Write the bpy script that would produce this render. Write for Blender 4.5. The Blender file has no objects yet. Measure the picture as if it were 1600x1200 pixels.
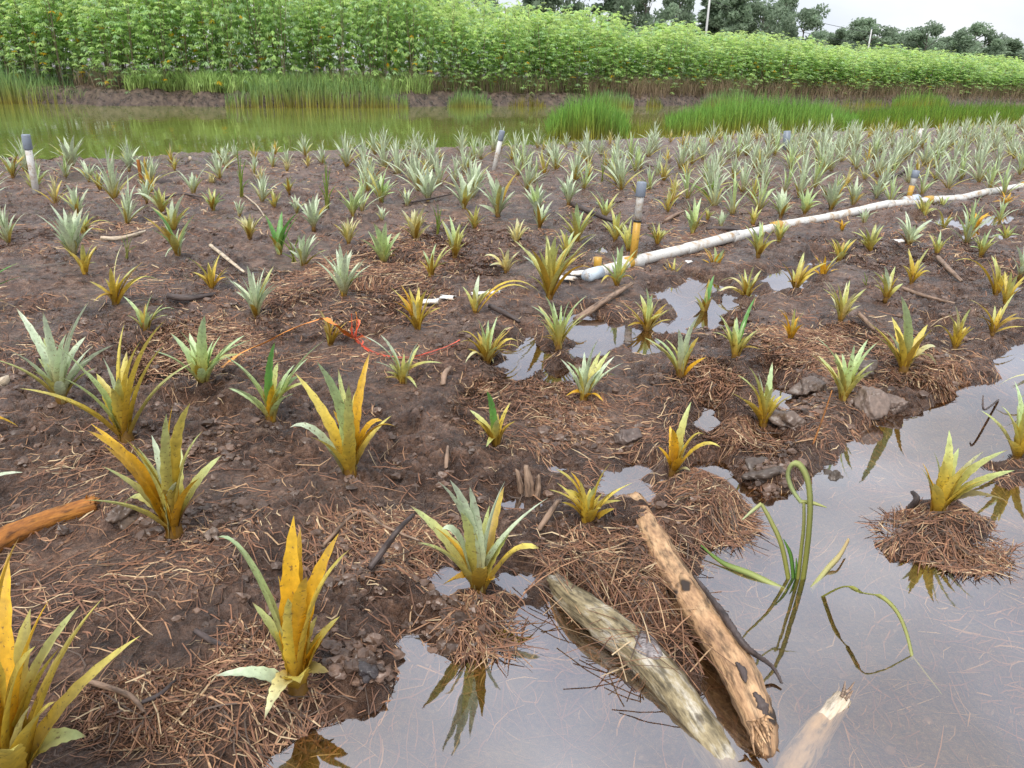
import bpy, math, random
import numpy as np
from mathutils import Vector, Matrix

random.seed(11); RNG = np.random.default_rng(11)
scene = bpy.context.scene

# ------------------------------------------------------------------ camera
CAM_H = 1.5; FPX = 1208.0; PITCH = math.atan(500 / FPX); ROLL = math.radians(1.4)
_c, _s = math.cos(PITCH), math.sin(PITCH)
FW = np.array([0, _c, -_s]); _U = np.array([0, _s, _c]); _X = np.array([1.0, 0, 0])
CR = math.cos(ROLL) * _X + math.sin(ROLL) * _U; CU = -math.sin(ROLL) * _X + math.cos(ROLL) * _U
EYE = np.array([0, 0, CAM_H])
cd = bpy.data.cameras.new('camera'); cam = bpy.data.objects.new('camera', cd); scene.collection.objects.link(cam)
cd.sensor_width = 36; cd.lens = FPX / 1600 * 36; cd.clip_start = 0.05; cd.clip_end = 6000
M = Matrix.Identity(4)
for i in range(3):
    M[i][0], M[i][1], M[i][2], M[i][3] = CR[i], CU[i], -FW[i], EYE[i]
cam.matrix_world = M
scene.camera = cam

# ------------------------------------------------------------------ world, sun, exposure
SUN_EL, SUN_AZ = math.radians(58), math.radians(200)
w = bpy.data.worlds.new('World'); scene.world = w; w.use_nodes = True
nt = w.node_tree; nt.nodes.clear()
def N(t, **k):
    n = nt.nodes.new(t)
    for a, b in k.items(): setattr(n, a, b)
    return n
out = N('ShaderNodeOutputWorld'); bg = N('ShaderNodeBackground'); bg.inputs['Strength'].default_value = 0.1
sky = N('ShaderNodeTexSky', sky_type='NISHITA'); sky.sun_disc = False; sky.sun_elevation = SUN_EL; sky.sun_rotation = SUN_AZ
sky.air_density = 1.0; sky.dust_density = 2.0
tc = N('ShaderNodeTexCoord'); mp = N('ShaderNodeMapping'); mp.inputs['Scale'].default_value = (1.6, 1.6, 4.0)
no = N('ShaderNodeTexNoise'); no.inputs['Scale'].default_value = 1.8; no.inputs['Detail'].default_value = 6; no.inputs['Roughness'].default_value = 0.55
cr_ = N('ShaderNodeValToRGB'); e = cr_.color_ramp.elements
e[0].position = 0.36; e[0].color = (0, 0, 0, 1); e[1].position = 0.66; e[1].color = (1, 1, 1, 1)
cl = N('ShaderNodeMix', data_type='RGBA'); cl.inputs[6].default_value = (5.0, 5.4, 6.2, 1); cl.inputs[7].default_value = (6.6, 6.65, 6.75, 1)
mx = N('ShaderNodeMix', data_type='RGBA'); mx.inputs[0].default_value = 0.88
L = nt.links.new
L(tc.outputs['Generated'], mp.inputs[0]); L(mp.outputs[0], no.inputs['Vector']); L(no.outputs[0], cr_.inputs[0])
L(cr_.outputs[0], cl.inputs[0]); sp = N('ShaderNodeSeparateXYZ'); mr = N('ShaderNodeMapRange'); mr.inputs[1].default_value = 0; mr.inputs[2].default_value = 1; mr.inputs[3].default_value = .80; mr.inputs[4].default_value = 1.3
oc = N('ShaderNodeMix', data_type='RGBA', blend_type='MULTIPLY'); oc.inputs[0].default_value = 1.0      # an overcast sky is dimmer at the horizon than overhead, all round
L(tc.outputs['Generated'], sp.inputs[0]); L(sp.outputs[2], mr.inputs[0]); L(cl.outputs[2], oc.inputs[6]); L(mr.outputs[0], oc.inputs[7])
L(sky.outputs[0], mx.inputs[6]); L(oc.outputs[2], mx.inputs[7]); L(mx.outputs[2], bg.inputs[0]); L(bg.outputs[0], out.inputs[0])
sl = bpy.data.lights.new('sun', 'SUN'); sl.energy = 1.5; sl.angle = math.radians(25); sl.color = (1, .96, .9)
so = bpy.data.objects.new('sun', sl); scene.collection.objects.link(so)
# the sun stands behind the clouds, behind and left of the camera
sd_ = Vector((math.sin(SUN_AZ) * math.cos(SUN_EL), math.cos(SUN_AZ) * math.cos(SUN_EL), math.sin(SUN_EL)))
so.rotation_euler = sd_.to_track_quat('Z', 'Y').to_euler()
scene.render.engine = 'CYCLES'
vs = scene.view_settings; vs.view_transform = 'Standard'; vs.look = 'None'; vs.exposure = 1.02; vs.gamma = 1; vs.use_curve_mapping = False
scene.cycles.max_bounces = 8; scene.cycles.transparent_max_bounces = 12

# ------------------------------------------------------------------ pixel of the photo -> point of the field
def ray(px, py): return FW + CR * (px - 800) / FPX - CU * (py - 600) / FPX
def gp(px, py, z=0.0):
    d = ray(px, py); return EYE + d * ((z - CAM_H) / d[2])
def at_y(px, py, y):
    d = ray(px, py); return EYE + d * (y / d[1])
def depth(p): return float((np.asarray(p) - EYE) @ FW)
def pxm(p): return FPX / depth(p)          # photo pixels per metre there

# ------------------------------------------------------------------ noise
def hsh(ix, iy, seed):
    n = (ix.astype(np.int64) * 374761393 + iy.astype(np.int64) * 668265263 + seed * 974711) & 0xffffffff
    n = ((n ^ (n >> 13)) * 1274126177) & 0xffffffff
    n ^= n >> 16
    return n / 4294967296.0
def vn(x, y, seed=0):
    ix, iy = np.floor(x), np.floor(y); fx, fy = x - ix, y - iy
    u, v = fx * fx * (3 - 2 * fx), fy * fy * (3 - 2 * fy)
    a, b, c, d = hsh(ix, iy, seed), hsh(ix + 1, iy, seed), hsh(ix, iy + 1, seed), hsh(ix + 1, iy + 1, seed)
    return (a * (1 - u) + b * u) * (1 - v) + (c * (1 - u) + d * u) * v
def fbm(x, y, o=4, seed=0, g=0.5):
    s = np.zeros_like(x); a = 1.0; t = 0
    for i in range(o):
        s += a * vn(x * 2 ** i + 17.3 * i, y * 2 ** i - 9.1 * i, seed + i); t += a; a *= g
    return s / t
def worley(x, y, seed=0):
    ix, iy = np.floor(x), np.floor(y); f1 = np.full_like(x, 9.0); f2 = np.full_like(x, 9.0); idv = np.zeros_like(x)
    for dx in (-1, 0, 1):
        for dy in (-1, 0, 1):
            jx, jy = ix + dx, iy + dy
            d = np.hypot(jx + hsh(jx, jy, seed) - x, jy + hsh(jx, jy, seed + 7) - y)
            m = d < f1
            f2 = np.where(m, f1, np.minimum(f2, d)); idv = np.where(m, hsh(jx, jy, seed + 13), idv); f1 = np.where(m, d, f1)
    return f1, f2, idv
def sst(a, b, x):
    t = np.clip((x - a) / (b - a), 0, 1); return t * t * (3 - 2 * t)

# ------------------------------------------------------------------ ground shape
ZW = -0.02      # standing water on the field
ZP = -0.28      # pond
def line(pts, z):
    q = np.array([gp(x, y, z) for x, y in pts]); return q[:, 0], q[:, 1]
NSX, NSY = line([(-120, 241), (0, 243), (120, 247), (210, 246), (300, 238), (450, 236), (600, 231), (730, 229), (850, 224), (1000, 216), (1200, 210), (1400, 203), (1600, 193), (1750, 187)], .02)
FSX, FSY = line([(-200, 158), (0, 160), (130, 166), (350, 168), (640, 168), (850, 166), (1000, 166), (1300, 164), (1600, 163), (1750, 162)], ZP)
def yshore(x): return np.interp(x, NSX, NSY) + 0.35 * (vn(x * 1.3, x * 0 + 3, 5) - .5) + .25 * (vn(x * 4, x * 0 + 9, 6) - .5)
def yfar(x): return np.interp(x, FSX, FSY) + 0.8 * (vn(x * .6, x * 0 + 3, 15) - .5) + .4 * (vn(x * 2, x * 0 + 9, 16) - .5)

FLOOD = [(390, 1230), (420, 1175), (470, 1145), (560, 1108), (603, 1085), (616, 1040), (610, 1003), (640, 985), (680, 1008), (720, 1032), (762, 1012), (785, 968), (818, 940),
         (845, 945), (875, 920), (905, 935), (950, 950), (1010, 995), (1055, 1045), (1085, 1085), (1092, 1050), (1072, 1000), (1055, 950), (1040, 905), (1062, 880), (1085, 895), (1105, 865), (1120, 845),
         (1162, 815), (1176, 792), (1150, 772), (1112, 752), (1085, 738), (1092, 722), (1130, 722), (1150, 752), (1200, 776), (1240, 770), (1300, 716), (1330, 690), (1385, 660), (1425, 642),
         (1460, 626), (1482, 608), (1510, 604), (1545, 592), (1562, 552), (1580, 532), (1660, 520), (2000, 560), (2600, 1230), (2600, 1500), (300, 1500)]
ISLANDS = [(1478, 832, 92, 44), (1610, 728, 62, 32)]
PUDDLES = [(940, 525, 50, 30), (818, 560, 38, 24), (1075, 462, 44, 27), (1058, 510, 25, 15), (1220, 442, 42, 18), (1287, 409, 26, 8), (990, 765, 48, 33), (815, 788, 42, 20), (712, 908, 40, 24),
           (800, 915, 42, 30), (1108, 655, 22, 30), (1216, 622, 20, 19), (572, 462, 16, 7), (1515, 349, 60, 9), (1580, 339, 45, 8), (1455, 522, 17, 9), (932, 392, 14, 7), (350, 662, 26, 13), (1160, 462, 30, 8),
           (615, 415, 14, 6), (1010, 552, 18, 7), (640, 422, 10, 5), (1590, 450, 14, 10), (985, 545, 44, 15), (1105, 505, 34, 14), (885, 592, 26, 10), (905, 505, 26, 14), (1130, 480, 30, 10), (1540, 372, 40, 8), (300, 640, 26, 9), (620, 690, 20, 8), (1195, 690, 20, 9), (870, 735, 24, 9)]
def ell(cx, cy, rx, ry):
    r = np.random.default_rng(int(cx * 7 + cy)); return [(cx + rx * k * math.cos(a), cy + ry * k * math.sin(a)) for a, k in zip(np.linspace(0, 2 * math.pi, 16, endpoint=False), .55 + .75 * r.random(16))]
def wpoly(p): return np.array([gp(x, y, ZW)[:2] for x, y in p])
WPOLY = [wpoly(FLOOD)] + [wpoly(ell(q[0], q[1], q[2] * (1.4 if q[1] < 600 else 1), q[3] * (1.3 if q[1] < 600 else 1))) for q in PUDDLES]
IPOLY = [wpoly(ell(*q)) for q in ISLANDS]
def psd(x, y, poly, m=0.4):          # signed distance, positive inside; -m far away
    r = np.full(x.shape, -m)
    k = (x > poly[:, 0].min() - m) & (x < poly[:, 0].max() + m) & (y > poly[:, 1].min() - m) & (y < poly[:, 1].max() + m)
    if not k.any(): return r
    px, py = x[k], y[k]; d = np.full(px.shape, 99.0); ins = np.zeros(px.shape, bool)
    for a, b in zip(poly, np.roll(poly, -1, 0)):
        e0, e1 = b - a; vx, vy = px - a[0], py - a[1]
        t = np.clip((vx * e0 + vy * e1) / (e0 * e0 + e1 * e1 + 1e-12), 0, 1)
        d = np.minimum(d, np.hypot(vx - e0 * t, vy - e1 * t))
        if abs(e1) > 1e-12:
            c = (a[1] > py) != (b[1] > py)
            ins ^= c & (px < e0 * (py - a[1]) / e1 + a[0])
    r[k] = np.maximum(np.where(ins, d, -d), -m)
    return r
def water_sd(x, y):
    s = np.full(x.shape, -0.4)
    for p in WPOLY: s = np.maximum(s, psd(x, y, p))
    for p in IPOLY: s = np.minimum(s, -psd(x, y, p))
    return s
MATS = [(960, 905, 100, 55, .026), (1010, 985, 60, 60, .024), (1115, 795, 60, 48, .022), (1475, 838, 105, 50, .010), (1450, 590, 62, 26, .016), (1100, 600, 60, 30, .01), (300, 560, 80, 50, .012), (760, 985, 60, 35, .02),
        (640, 415, 110, 40, .01), (820, 640, 90, 50, .01), (1330, 560, 110, 40, .012), (1250, 560, 70, 30, .012), (560, 470, 160, 50, .008), (600, 860, 90, 50, .008), (380, 1100, 90, 90, .01), (230, 1130, 80, 60, .01), (1170, 690, 60, 30, .015)]
MATW = []
for q in MATS:
    c = gp(q[0], q[1], 0); rx = q[2] / pxm(c); ry = abs(gp(q[0], q[1] - q[3], 0)[1] - gp(q[0], q[1] + q[3], 0)[1]) / 2
    MATW.append((c[0], c[1], rx, ry, q[4]))
def mat_h(x, y):
    s = np.zeros_like(x)
    for cx, cy, rx, ry, h in MATW:
        s = np.maximum(s, h * np.clip(1.15 - ((x - cx) / rx) ** 2 - ((y - cy) / ry) ** 2, 0, 1))
    return s
def field_low(x, y): return 0.036 + 0.05 * (fbm(x * .9, y * .9, 3, 1) - .5) + 0.05 * (fbm(x * 3.1, y * 3.1, 2, 4) - .5)
def field_h(x, y):
    z = field_low(x, y) + 0.02 * (fbm(x * 6.2, y * 6.2, 2, 5) - .5)
    cm = sst(.42, .62, fbm(x * 1.7, y * 1.7, 2, 21))
    f1, f2, idv = worley(x * 13 + 1.2 * vn(x * 8, y * 8, 3), y * 13 + 1.2 * vn(x * 8, y * 8, 8), 31)
    z += (.25 + .75 * cm) * (0.026 * idv * sst(0, .30, f2 - f1) + .012 * (1 - f1) - .008)
    far_ = sst(3.5, 8, y); f1, f2, idv = worley(x * 5.5 + vn(x * 4, y * 4, 33), y * 5.5 + vn(x * 4, y * 4, 34), 35)
    z += (.25 + .75 * far_) * (.040 * (idv - .5) * sst(0, .35, f2 - f1) + .02 * (fbm(x * 8, y * 8, 3, 36) - .5))
    f1, f2, idv = worley(x * 38, y * 38, 32)
    z += (.35 + .65 * cm) * (.016 * idv * sst(0, .3, f2 - f1)) + .020 * (fbm(x * 22, y * 22, 4, 41, .6) - .5)
    return z
def ground_h(x, y, full=False):
    x = np.asarray(x, float); y = np.asarray(y, float)
    n = y < 45
    z = np.zeros_like(x); sd = np.full(x.shape, -.4)
    if n.any():
        mh = mat_h(x[n], y[n]); q = .75 * np.clip(mh / .010, 0, 1)
        z[n] = field_h(x[n], y[n]) * (1 - q) + (field_low(x[n], y[n]) + .012) * q + .5 * mh
        k = n & (y < 16)
        if k.any():
            s = water_sd(x[k], y[k]) + (.16 * (fbm(x[k] * 5, y[k] * 5, 4, 51, .6) - .5) * np.clip(y[k] / 3, .75, 1.6))
            sd[k] = s
            t = sst(-.09, .05, s); zb = ZW - .022 - .06 * sst(0, .3, s) + .014 * (fbm(x[k] * 9, y[k] * 9, 3, 52) - .5)
            for p in IPOLY: z[k] -= .020 * sst(-.10, .06, psd(x[k], y[k], p))
            z[k] = z[k] * (1 - t) + np.minimum(z[k], zb) * t
    ys, yf = yshore(x), yfar(x)
    t = sst(-.35, 1.5, y - ys); z = z * (1 - t) + (-1.0) * t
    bank = .27 + .5 * sst(.5, 9, y - yf) + .24 * (fbm(x * 1.5, y * 1.5, 3, 61) - .5) + .18 * (fbm(x * 5, y * 5, 2, 62) - .5)
    t = sst(-.35, 1.1, y - yf); z = z * (1 - t) + bank * t
    return (z, sd) if full else z
def gz(x, y): return float(ground_h(np.array([x]), np.array([y]))[0])
def pt(px, py, dz=0.0):
    z = 0.0
    for _ in range(4):
        p = gp(px, py, z); z = gz(p[0], p[1])
    p = gp(px, py, z); return np.array([p[0], p[1], z + dz])

# ------------------------------------------------------------------ object helpers
COL = scene.collection
def lnk(o, parent=None):
    COL.objects.link(o)
    if parent is not None: o.parent = parent
    return o
def mesh(name, v, f, mat=None, col=None, smooth=True):
    me = bpy.data.meshes.new(name)
    me.from_pydata([tuple(q) for q in v] if not isinstance(v, np.ndarray) else v.tolist(), [], f)
    if smooth and len(me.polygons): me.polygons.foreach_set('use_smooth', np.ones(len(me.polygons), bool))
    if col is not None: setcol(me, col)
    if mat: me.materials.append(mat)
    return me
def big_mesh(name, v, quads=None, tris=None, mat=None, col=None, smooth=True):
    me = bpy.data.meshes.new(name); nq = 0 if quads is None else len(quads); n3 = 0 if tris is None else len(tris)
    me.vertices.add(len(v)); me.vertices.foreach_set('co', np.asarray(v, np.float32).ravel())
    idx = np.concatenate([a.ravel() for a in (quads, tris) if a is not None]).astype(np.int32)
    me.loops.add(len(idx)); me.loops.foreach_set('vertex_index', idx)
    me.polygons.add(nq + n3)
    st = np.concatenate([np.arange(nq) * 4, nq * 4 + np.arange(n3) * 3]).astype(np.int32)
    me.polygons.foreach_set('loop_start', st)
    try: me.polygons.foreach_set('loop_total', np.concatenate([np.full(nq, 4), np.full(n3, 3)]).astype(np.int32))
    except Exception: pass
    me.polygons.foreach_set('use_smooth', np.full(nq + n3, smooth))
    me.update(calc_edges=True); me.validate()
    if col is not None: setcol(me, col)
    if mat: me.materials.append(mat)
    return me
def setcol(me, col):
    c = np.asarray(col, np.float32)
    if c.shape[1] == 3: c = np.hstack([c, np.ones((len(c), 1), np.float32)])
    a = me.attributes.new('Col', 'FLOAT_COLOR', 'POINT'); a.data.foreach_set('color', c.ravel())
def obj(name, me, parent=None, loc=(0, 0, 0)):
    o = bpy.data.objects.new(name, me); o.location = loc; return lnk(o, parent)
LABELS = {}
def tag(o, label, cat, group=None):
    o['label'] = label; o['category'] = cat
    if group: o['group'] = group
    LABELS.setdefault(label, []).append((o.name, group))
    return o
def thing(name, label, cat, loc=(0, 0, 0), group=None):
    o = bpy.data.objects.new(name, None); o.location = loc; o.empty_display_size = .05; lnk(o)
    return tag(o, label, cat, group)

def tube(pts, rad, n=8, cap=True, bump=0, seed=0, rough_end=0):
    """a bent tube: rings of n vertices along pts"""
    P = np.array(pts, float); R = np.broadcast_to(np.asarray(rad, float), (len(P),)); rng = np.random.default_rng(seed)
    T = np.gradient(P, axis=0); T /= np.linalg.norm(T, axis=1)[:, None] + 1e-9
    up = np.array([0, 0, 1.0]) if abs(T[0][2]) < .9 else np.array([1.0, 0, 0])
    v, f = [], []; ang = np.linspace(0, 2 * math.pi, n, endpoint=False)
    prof = 1 + bump * (rng.random(n) - .5)
    for i, (p, t, r) in enumerate(zip(P, T, R)):
        s = np.cross(t, up); s /= np.linalg.norm(s) + 1e-9; u = np.cross(s, t); up = u
        k = prof * (1 + bump * .6 * (rng.random(n) - .5))
        off = t[None, :] * ((rng.random(n) - .5) * rough_end)[:, None] if rough_end and i in (0, len(P) - 1) else 0
        v.append(p + r * k[:, None] * (np.cos(ang)[:, None] * s + np.sin(ang)[:, None] * u) + off)
    V = np.vstack(v)
    for i in range(len(P) - 1):
        for j in range(n): f.append((i * n + j, i * n + (j + 1) % n, (i + 1) * n + (j + 1) % n, (i + 1) * n + j))
    if cap:
        f.append(tuple(range(n - 1, -1, -1))); f.append(tuple(range((len(P) - 1) * n, len(P) * n)))
    return V, f
def smooth_line(pts, n):
    P = np.array(pts, float); t = np.linspace(0, 1, len(P)); q = np.linspace(0, 1, n); o = []
    if len(P) == 2: return np.array([P[0] * (1 - a) + P[1] * a for a in q])
    for a in q:      # Catmull-Rom
        k = min(int(a * (len(P) - 1)), len(P) - 2); u = a * (len(P) - 1) - k
        p0, p1, p2, p3 = P[max(k - 1, 0)], P[k], P[k + 1], P[min(k + 2, len(P) - 1)]
        o.append(.5 * (2 * p1 + (p2 - p0) * u + (2 * p0 - 5 * p1 + 4 * p2 - p3) * u * u + (3 * p1 - p0 - 3 * p2 + p3) * u ** 3))
    return np.array(o)

# ------------------------------------------------------------------ materials
def mat_new(name):
    m = bpy.data.materials.new(name); m.use_nodes = True; t = m.node_tree; t.nodes.clear()
    o = t.nodes.new('ShaderNodeOutputMaterial'); return m, t, o
class G:
    def __init__(s, t): s.t = t
    def n(s, ty, **k):
        q = s.t.nodes.new(ty)
        for a, b in k.items(): setattr(q, a, b)
        return q
    def l(s, a, b): s.t.links.new(a, b)
    def noise(s, scale, det=4, rough=.55, vec=None, sc3=None):
        q = s.n('ShaderNodeTexNoise'); q.inputs['Scale'].default_value = scale; q.inputs['Detail'].default_value = det; q.inputs['Roughness'].default_value = rough
        if vec is None: vec = s.n('ShaderNodeTexCoord').outputs['Object']
        if sc3:
            m = s.n('ShaderNodeMapping'); m.inputs['Scale'].default_value = sc3; s.l(vec, m.inputs[0]); vec = m.outputs[0]
        s.l(vec, q.inputs['Vector']); return q.outputs[0]
    def ramp(s, x, *st):
        r = s.n('ShaderNodeValToRGB'); el = r.color_ramp.elements
        while len(el) < len(st): el.new(.5)
        for a, (p, c) in zip(el, st): a.position = p; a.color = (*c, 1) if len(c) == 3 else c
        s.l(x, r.inputs[0]); return r.outputs[0]
    def mix(s, fac, a, b, bt='MIX'):
        q = s.n('ShaderNodeMix', data_type='RGBA', blend_type=bt)
        for i, x in ((0, fac), (6, a), (7, b)):
            if isinstance(x, (int, float)): q.inputs[i].default_value = x
            elif isinstance(x, tuple): q.inputs[i].default_value = (*x, 1)
            else: s.l(x, q.inputs[i])
        return q.outputs[2]
    def math(s, op, a, b=0.0):
        q = s.n('ShaderNodeMath', operation=op)
        for i, x in ((0, a), (1, b)):
            if isinstance(x, (int, float)): q.inputs[i].default_value = x
            else: s.l(x, q.inputs[i])
        return q.outputs[0]
    def bump(s, h, st=.3, d=.01):
        b = s.n('ShaderNodeBump'); b.inputs['Strength'].default_value = st; b.inputs['Distance'].default_value = d; s.l(h, b.inputs['Height']); return b.outputs[0]
    def pbsdf(s, col=None, rough=.6, spec=.4, normal=None):
        b = s.n('ShaderNodeBsdfPrincipled'); b.inputs['Specular IOR Level'].default_value = spec
        if isinstance(col, tuple): b.inputs['Base Color'].default_value = (*col, 1)
        elif col is not None: s.l(col, b.inputs['Base Color'])
        if isinstance(rough, (int, float)): b.inputs['Roughness'].default_value = rough
        else: s.l(rough, b.inputs['Roughness'])
        if normal is not None: s.l(normal, b.inputs['Normal'])
        return b
    def attr(s, name='Col'):
        a = s.n('ShaderNodeAttribute'); a.attribute_name = name; return a

def vcol_mat(name, rough=.5, spec=.4, trans=0.0, scale=30, amt=.35, bmp=0, sc3=None, spots=None):
    m, t, o = mat_new(name); g = G(t)
    a = g.attr(); nz = g.noise(scale, 4, .6, sc3=sc3)
    c = g.mix(1.0, a.outputs[0], g.ramp(nz, (.25, (1 - amt,) * 3), (.75, (1 + amt * .6,) * 3)), 'MULTIPLY')
    if spots:      # brown specks and mud splashes
        c = g.mix(g.ramp(g.noise(spots, 3, .6), (.60, (0,) * 3), (.68, (.8,) * 3)), c, (.14, .08, .035)); c = g.mix(g.ramp(g.noise(9, 5, .6), (.55, (0,) * 3), (.75, (.5,) * 3)), c, (.20, .12, .05))
    b = g.pbsdf(c, rough, spec, g.bump(nz, bmp, .004) if bmp else None)
    if trans:
        tr = g.n('ShaderNodeBsdfTranslucent'); g.l(c, tr.inputs[0]); mxs = g.n('ShaderNodeMixShader'); mxs.inputs[0].default_value = trans
        g.l(b.outputs[0], mxs.inputs[1]); g.l(tr.outputs[0], mxs.inputs[2]); g.l(mxs.outputs[0], o.inputs[0])
    else: g.l(b.outputs[0], o.inputs[0])
    return m
M_LEAF = vcol_mat('pineapple_leaf', .42, .45, .22, 40, .32, .15, None, 95)
M_GRASS = vcol_mat('grass_blades', .55, .3, .3, 6, .2)
M_CASS = vcol_mat('cassava_leaf', .42, .4, .58, 3, .12)
M_TREE = vcol_mat('tree_leaf', .45, .4, .58, 2, .2)
M_STRAW = vcol_mat('straw', .6, .35, 0, 60, .35)
M_CLOD = vcol_mat('mud_clod', .38, .5, 0, 45, .5, .7)
M_STEM = vcol_mat('bark', .75, .25, 0, 18, .4, .4)

# mud
def mud():
    m, t, o = mat_new('mud'); g = G(t)
    a = g.attr('Col'); sep = g.n('ShaderNodeSeparateColor'); g.l(a.outputs[0], sep.inputs[0])
    wet, red, bank = sep.outputs[0], sep.outputs[1], sep.outputs[2]
    n1 = g.noise(1.6, 5, .6); n2 = g.noise(14, 6, .65); n3 = g.noise(70, 5, .7)
    base = g.ramp(n2, (.30, (.040, .020, .012)), (.45, (.130, .070, .043)), (.58, (.220, .128, .084)), (.73, (.39, .265, .185)))
    redc = g.ramp(n3, (.3, (.085, .043, .028)), (.5, (.18, .095, .060)), (.72, (.33, .20, .13)))
    c = g.mix(red, base, redc)
    c = g.mix(1.0, c, g.ramp(n3, (.34, (.40, .38, .38)), (.5, (1.0, 1.0, 1.0)), (.68, (1.45, 1.42, 1.4))), 'MULTIPLY')
    c = g.mix(g.math('MULTIPLY', g.ramp(n1, (.45, (0, 0, 0)), (.62, (1, 1, 1))), .35), c, (.15, .115, .10))
    n4 = g.noise(4.5, 5, .65); c = g.mix(1.0, c, g.ramp(n4, (.36, (.58, .56, .55)), (.6, (1.25, 1.22, 1.2))), 'MULTIPLY')
    wetc = g.ramp(n3, (.3, (.085, .050, .026)), (.5, (.30, .195, .11)), (.68, (.62, .47, .31)))
    c = g.mix(wet, c, wetc)
    # fallen leaf litter on the far bank
    c = g.mix(bank, c, g.ramp(g.noise(5, 5, .7), (.38, (.030, .018, .015)), (.52, (.09, .055, .042)), (.70, (.22, .155, .11))))
    damp = a.outputs[3]; c = g.mix(g.math('MULTIPLY', damp, .55), c, g.mix(1.0, c, (.42, .40, .38), 'MULTIPLY'))
    rg = g.ramp(g.noise(5, 5, .6), (.36, (.17,) * 3), (.62, (.50,) * 3)); rg = g.mix(g.math('MULTIPLY', damp, .8), rg, (.13, .13, .13))
    h = g.math('ADD', g.math('MULTIPLY', n2, .6), n3)
    b = g.pbsdf(c, rg, .75, g.bump(h, 1.0, .035)); g.l(b.outputs[0], o.inputs[0]); return m
M_MUD = mud()

def field_water():
    # rain water with an iron film on it: mirrors more than clean water, but clear where nothing bright is mirrored
    m, t, o = mat_new('standing_water'); g = G(t)
    f = g.n('ShaderNodeFresnel'); f.inputs[0].default_value = 1.33
    film = g.noise(1.1, 3, .5); rip = g.noise(9, 3, .5)
    fac = g.math('ADD', g.math('ADD', f.outputs[0], .13), g.math('MULTIPLY', g.ramp(film, (.32, (.25,) * 3), (.72, (1,) * 3)), .25))
    gl = g.n('ShaderNodeBsdfGlossy'); gl.inputs['Roughness'].default_value = .03; gl.inputs[0].default_value = (.95, .935, .965, 1)
    g.l(g.bump(rip, .03, .02), gl.inputs['Normal'])
    tr = g.n('ShaderNodeBsdfTransparent'); tr.inputs[0].default_value = (.88, .76, .56, 1)
    mxs = g.n('ShaderNodeMixShader'); g.l(fac, mxs.inputs[0]); g.l(tr.outputs[0], mxs.inputs[1]); g.l(gl.outputs[0], mxs.inputs[2]); g.l(mxs.outputs[0], o.inputs[0]); return m
def pond_water():
    m, t, o = mat_new('pond_water'); g = G(t)
    rip = g.noise(1.0, 3, .5, sc3=(3.2, .9, 1))
    c = g.ramp(g.noise(.3, 3), (.3, (.12, .15, .03)), (.7, (.17, .19, .04)))
    b = g.pbsdf(c, .04, .6, g.bump(rip, .10, .05)); b.inputs['IOR'].default_value = 1.4; g.l(b.outputs[0], o.inputs[0]); return m

# ------------------------------------------------------------------ THE GROUND
def build_ground():
    ys = np.concatenate([[-60, -20, -6, -2, -.5, .2], np.geomspace(.75, 12, 600)[:-1], np.geomspace(12, 62, 175)[:-1], np.geomspace(62, 2500, 40)])
    u = np.linspace(-1, 1, 640)
    hw = np.where(ys < .5, 3 + 1.3 * np.abs(ys), .86 * ys + 1.15)
    Y = np.repeat(ys[:, None], len(u), 1); X = hw[:, None] * u[None, :]
    x, y = X.ravel(), Y.ravel(); z, sd = ground_h(x, y, True)
    n, k = len(ys), len(u)
    a = (np.arange(n - 1)[:, None] * k + np.arange(k - 1)[None, :]).ravel()
    q = np.stack([a, a + 1, a + k + 1, a + k], 1)
    near = y < 45
    wet = np.zeros_like(x); wet[near] = np.maximum(sst(ZW + .006, ZW - .03, z[near]), 0)
    red = np.zeros_like(x); kk = near
    red[kk] = np.clip(sst(.45, .66, fbm(x[kk] * 1.3, y[kk] * 1.3, 4, 71)) * .75 + 25 * mat_h(x[kk], y[kk]), 0, 1)
    damp = np.zeros_like(x); fl = (y > .3) & (y < 22)
    damp[fl] = np.clip(np.maximum(sst(-.22, -.02, sd[fl]) * sst(.07, .0, z[fl]), sst(.48, .62, fbm(x[fl] * .9, y[fl] * .9, 4, 171)) * sst(.09, .03, z[fl])), 0, 1)
    bank = sst(-.6, .2, y - yfar(x))
    me = big_mesh('ground', np.stack([x, y, z], 1), q, None, M_MUD, np.stack([wet, red, bank, damp], 1))
    o = obj('ground', me); o['kind'] = 'structure'
build_ground()
def build_water():
    y0, y1 = .3, 12.8
    v = [(-1.5, y0, ZW), (3.2, y0, ZW), (9.6, y1, ZW), (-5, 10.5, ZW)]
    o = obj('standing_water', mesh('standing_water', v, [(0, 1, 2, 3)], field_water())); o['kind'] = 'structure'
    xs = np.linspace(-45, 75, 60); yn = np.interp(xs, NSX, NSY) - .2; yf = np.interp(xs, FSX, FSY) + 1.5
    v = [(a, b, ZP) for a, b in zip(xs, yn)] + [(a, b, ZP) for a, b in zip(xs, yf)]; n = len(xs)
    o = obj('pond', mesh('pond', v, [(i, i + 1, n + i + 1, n + i) for i in range(n - 1)], pond_water())); o['kind'] = 'structure'
build_water()

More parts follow.
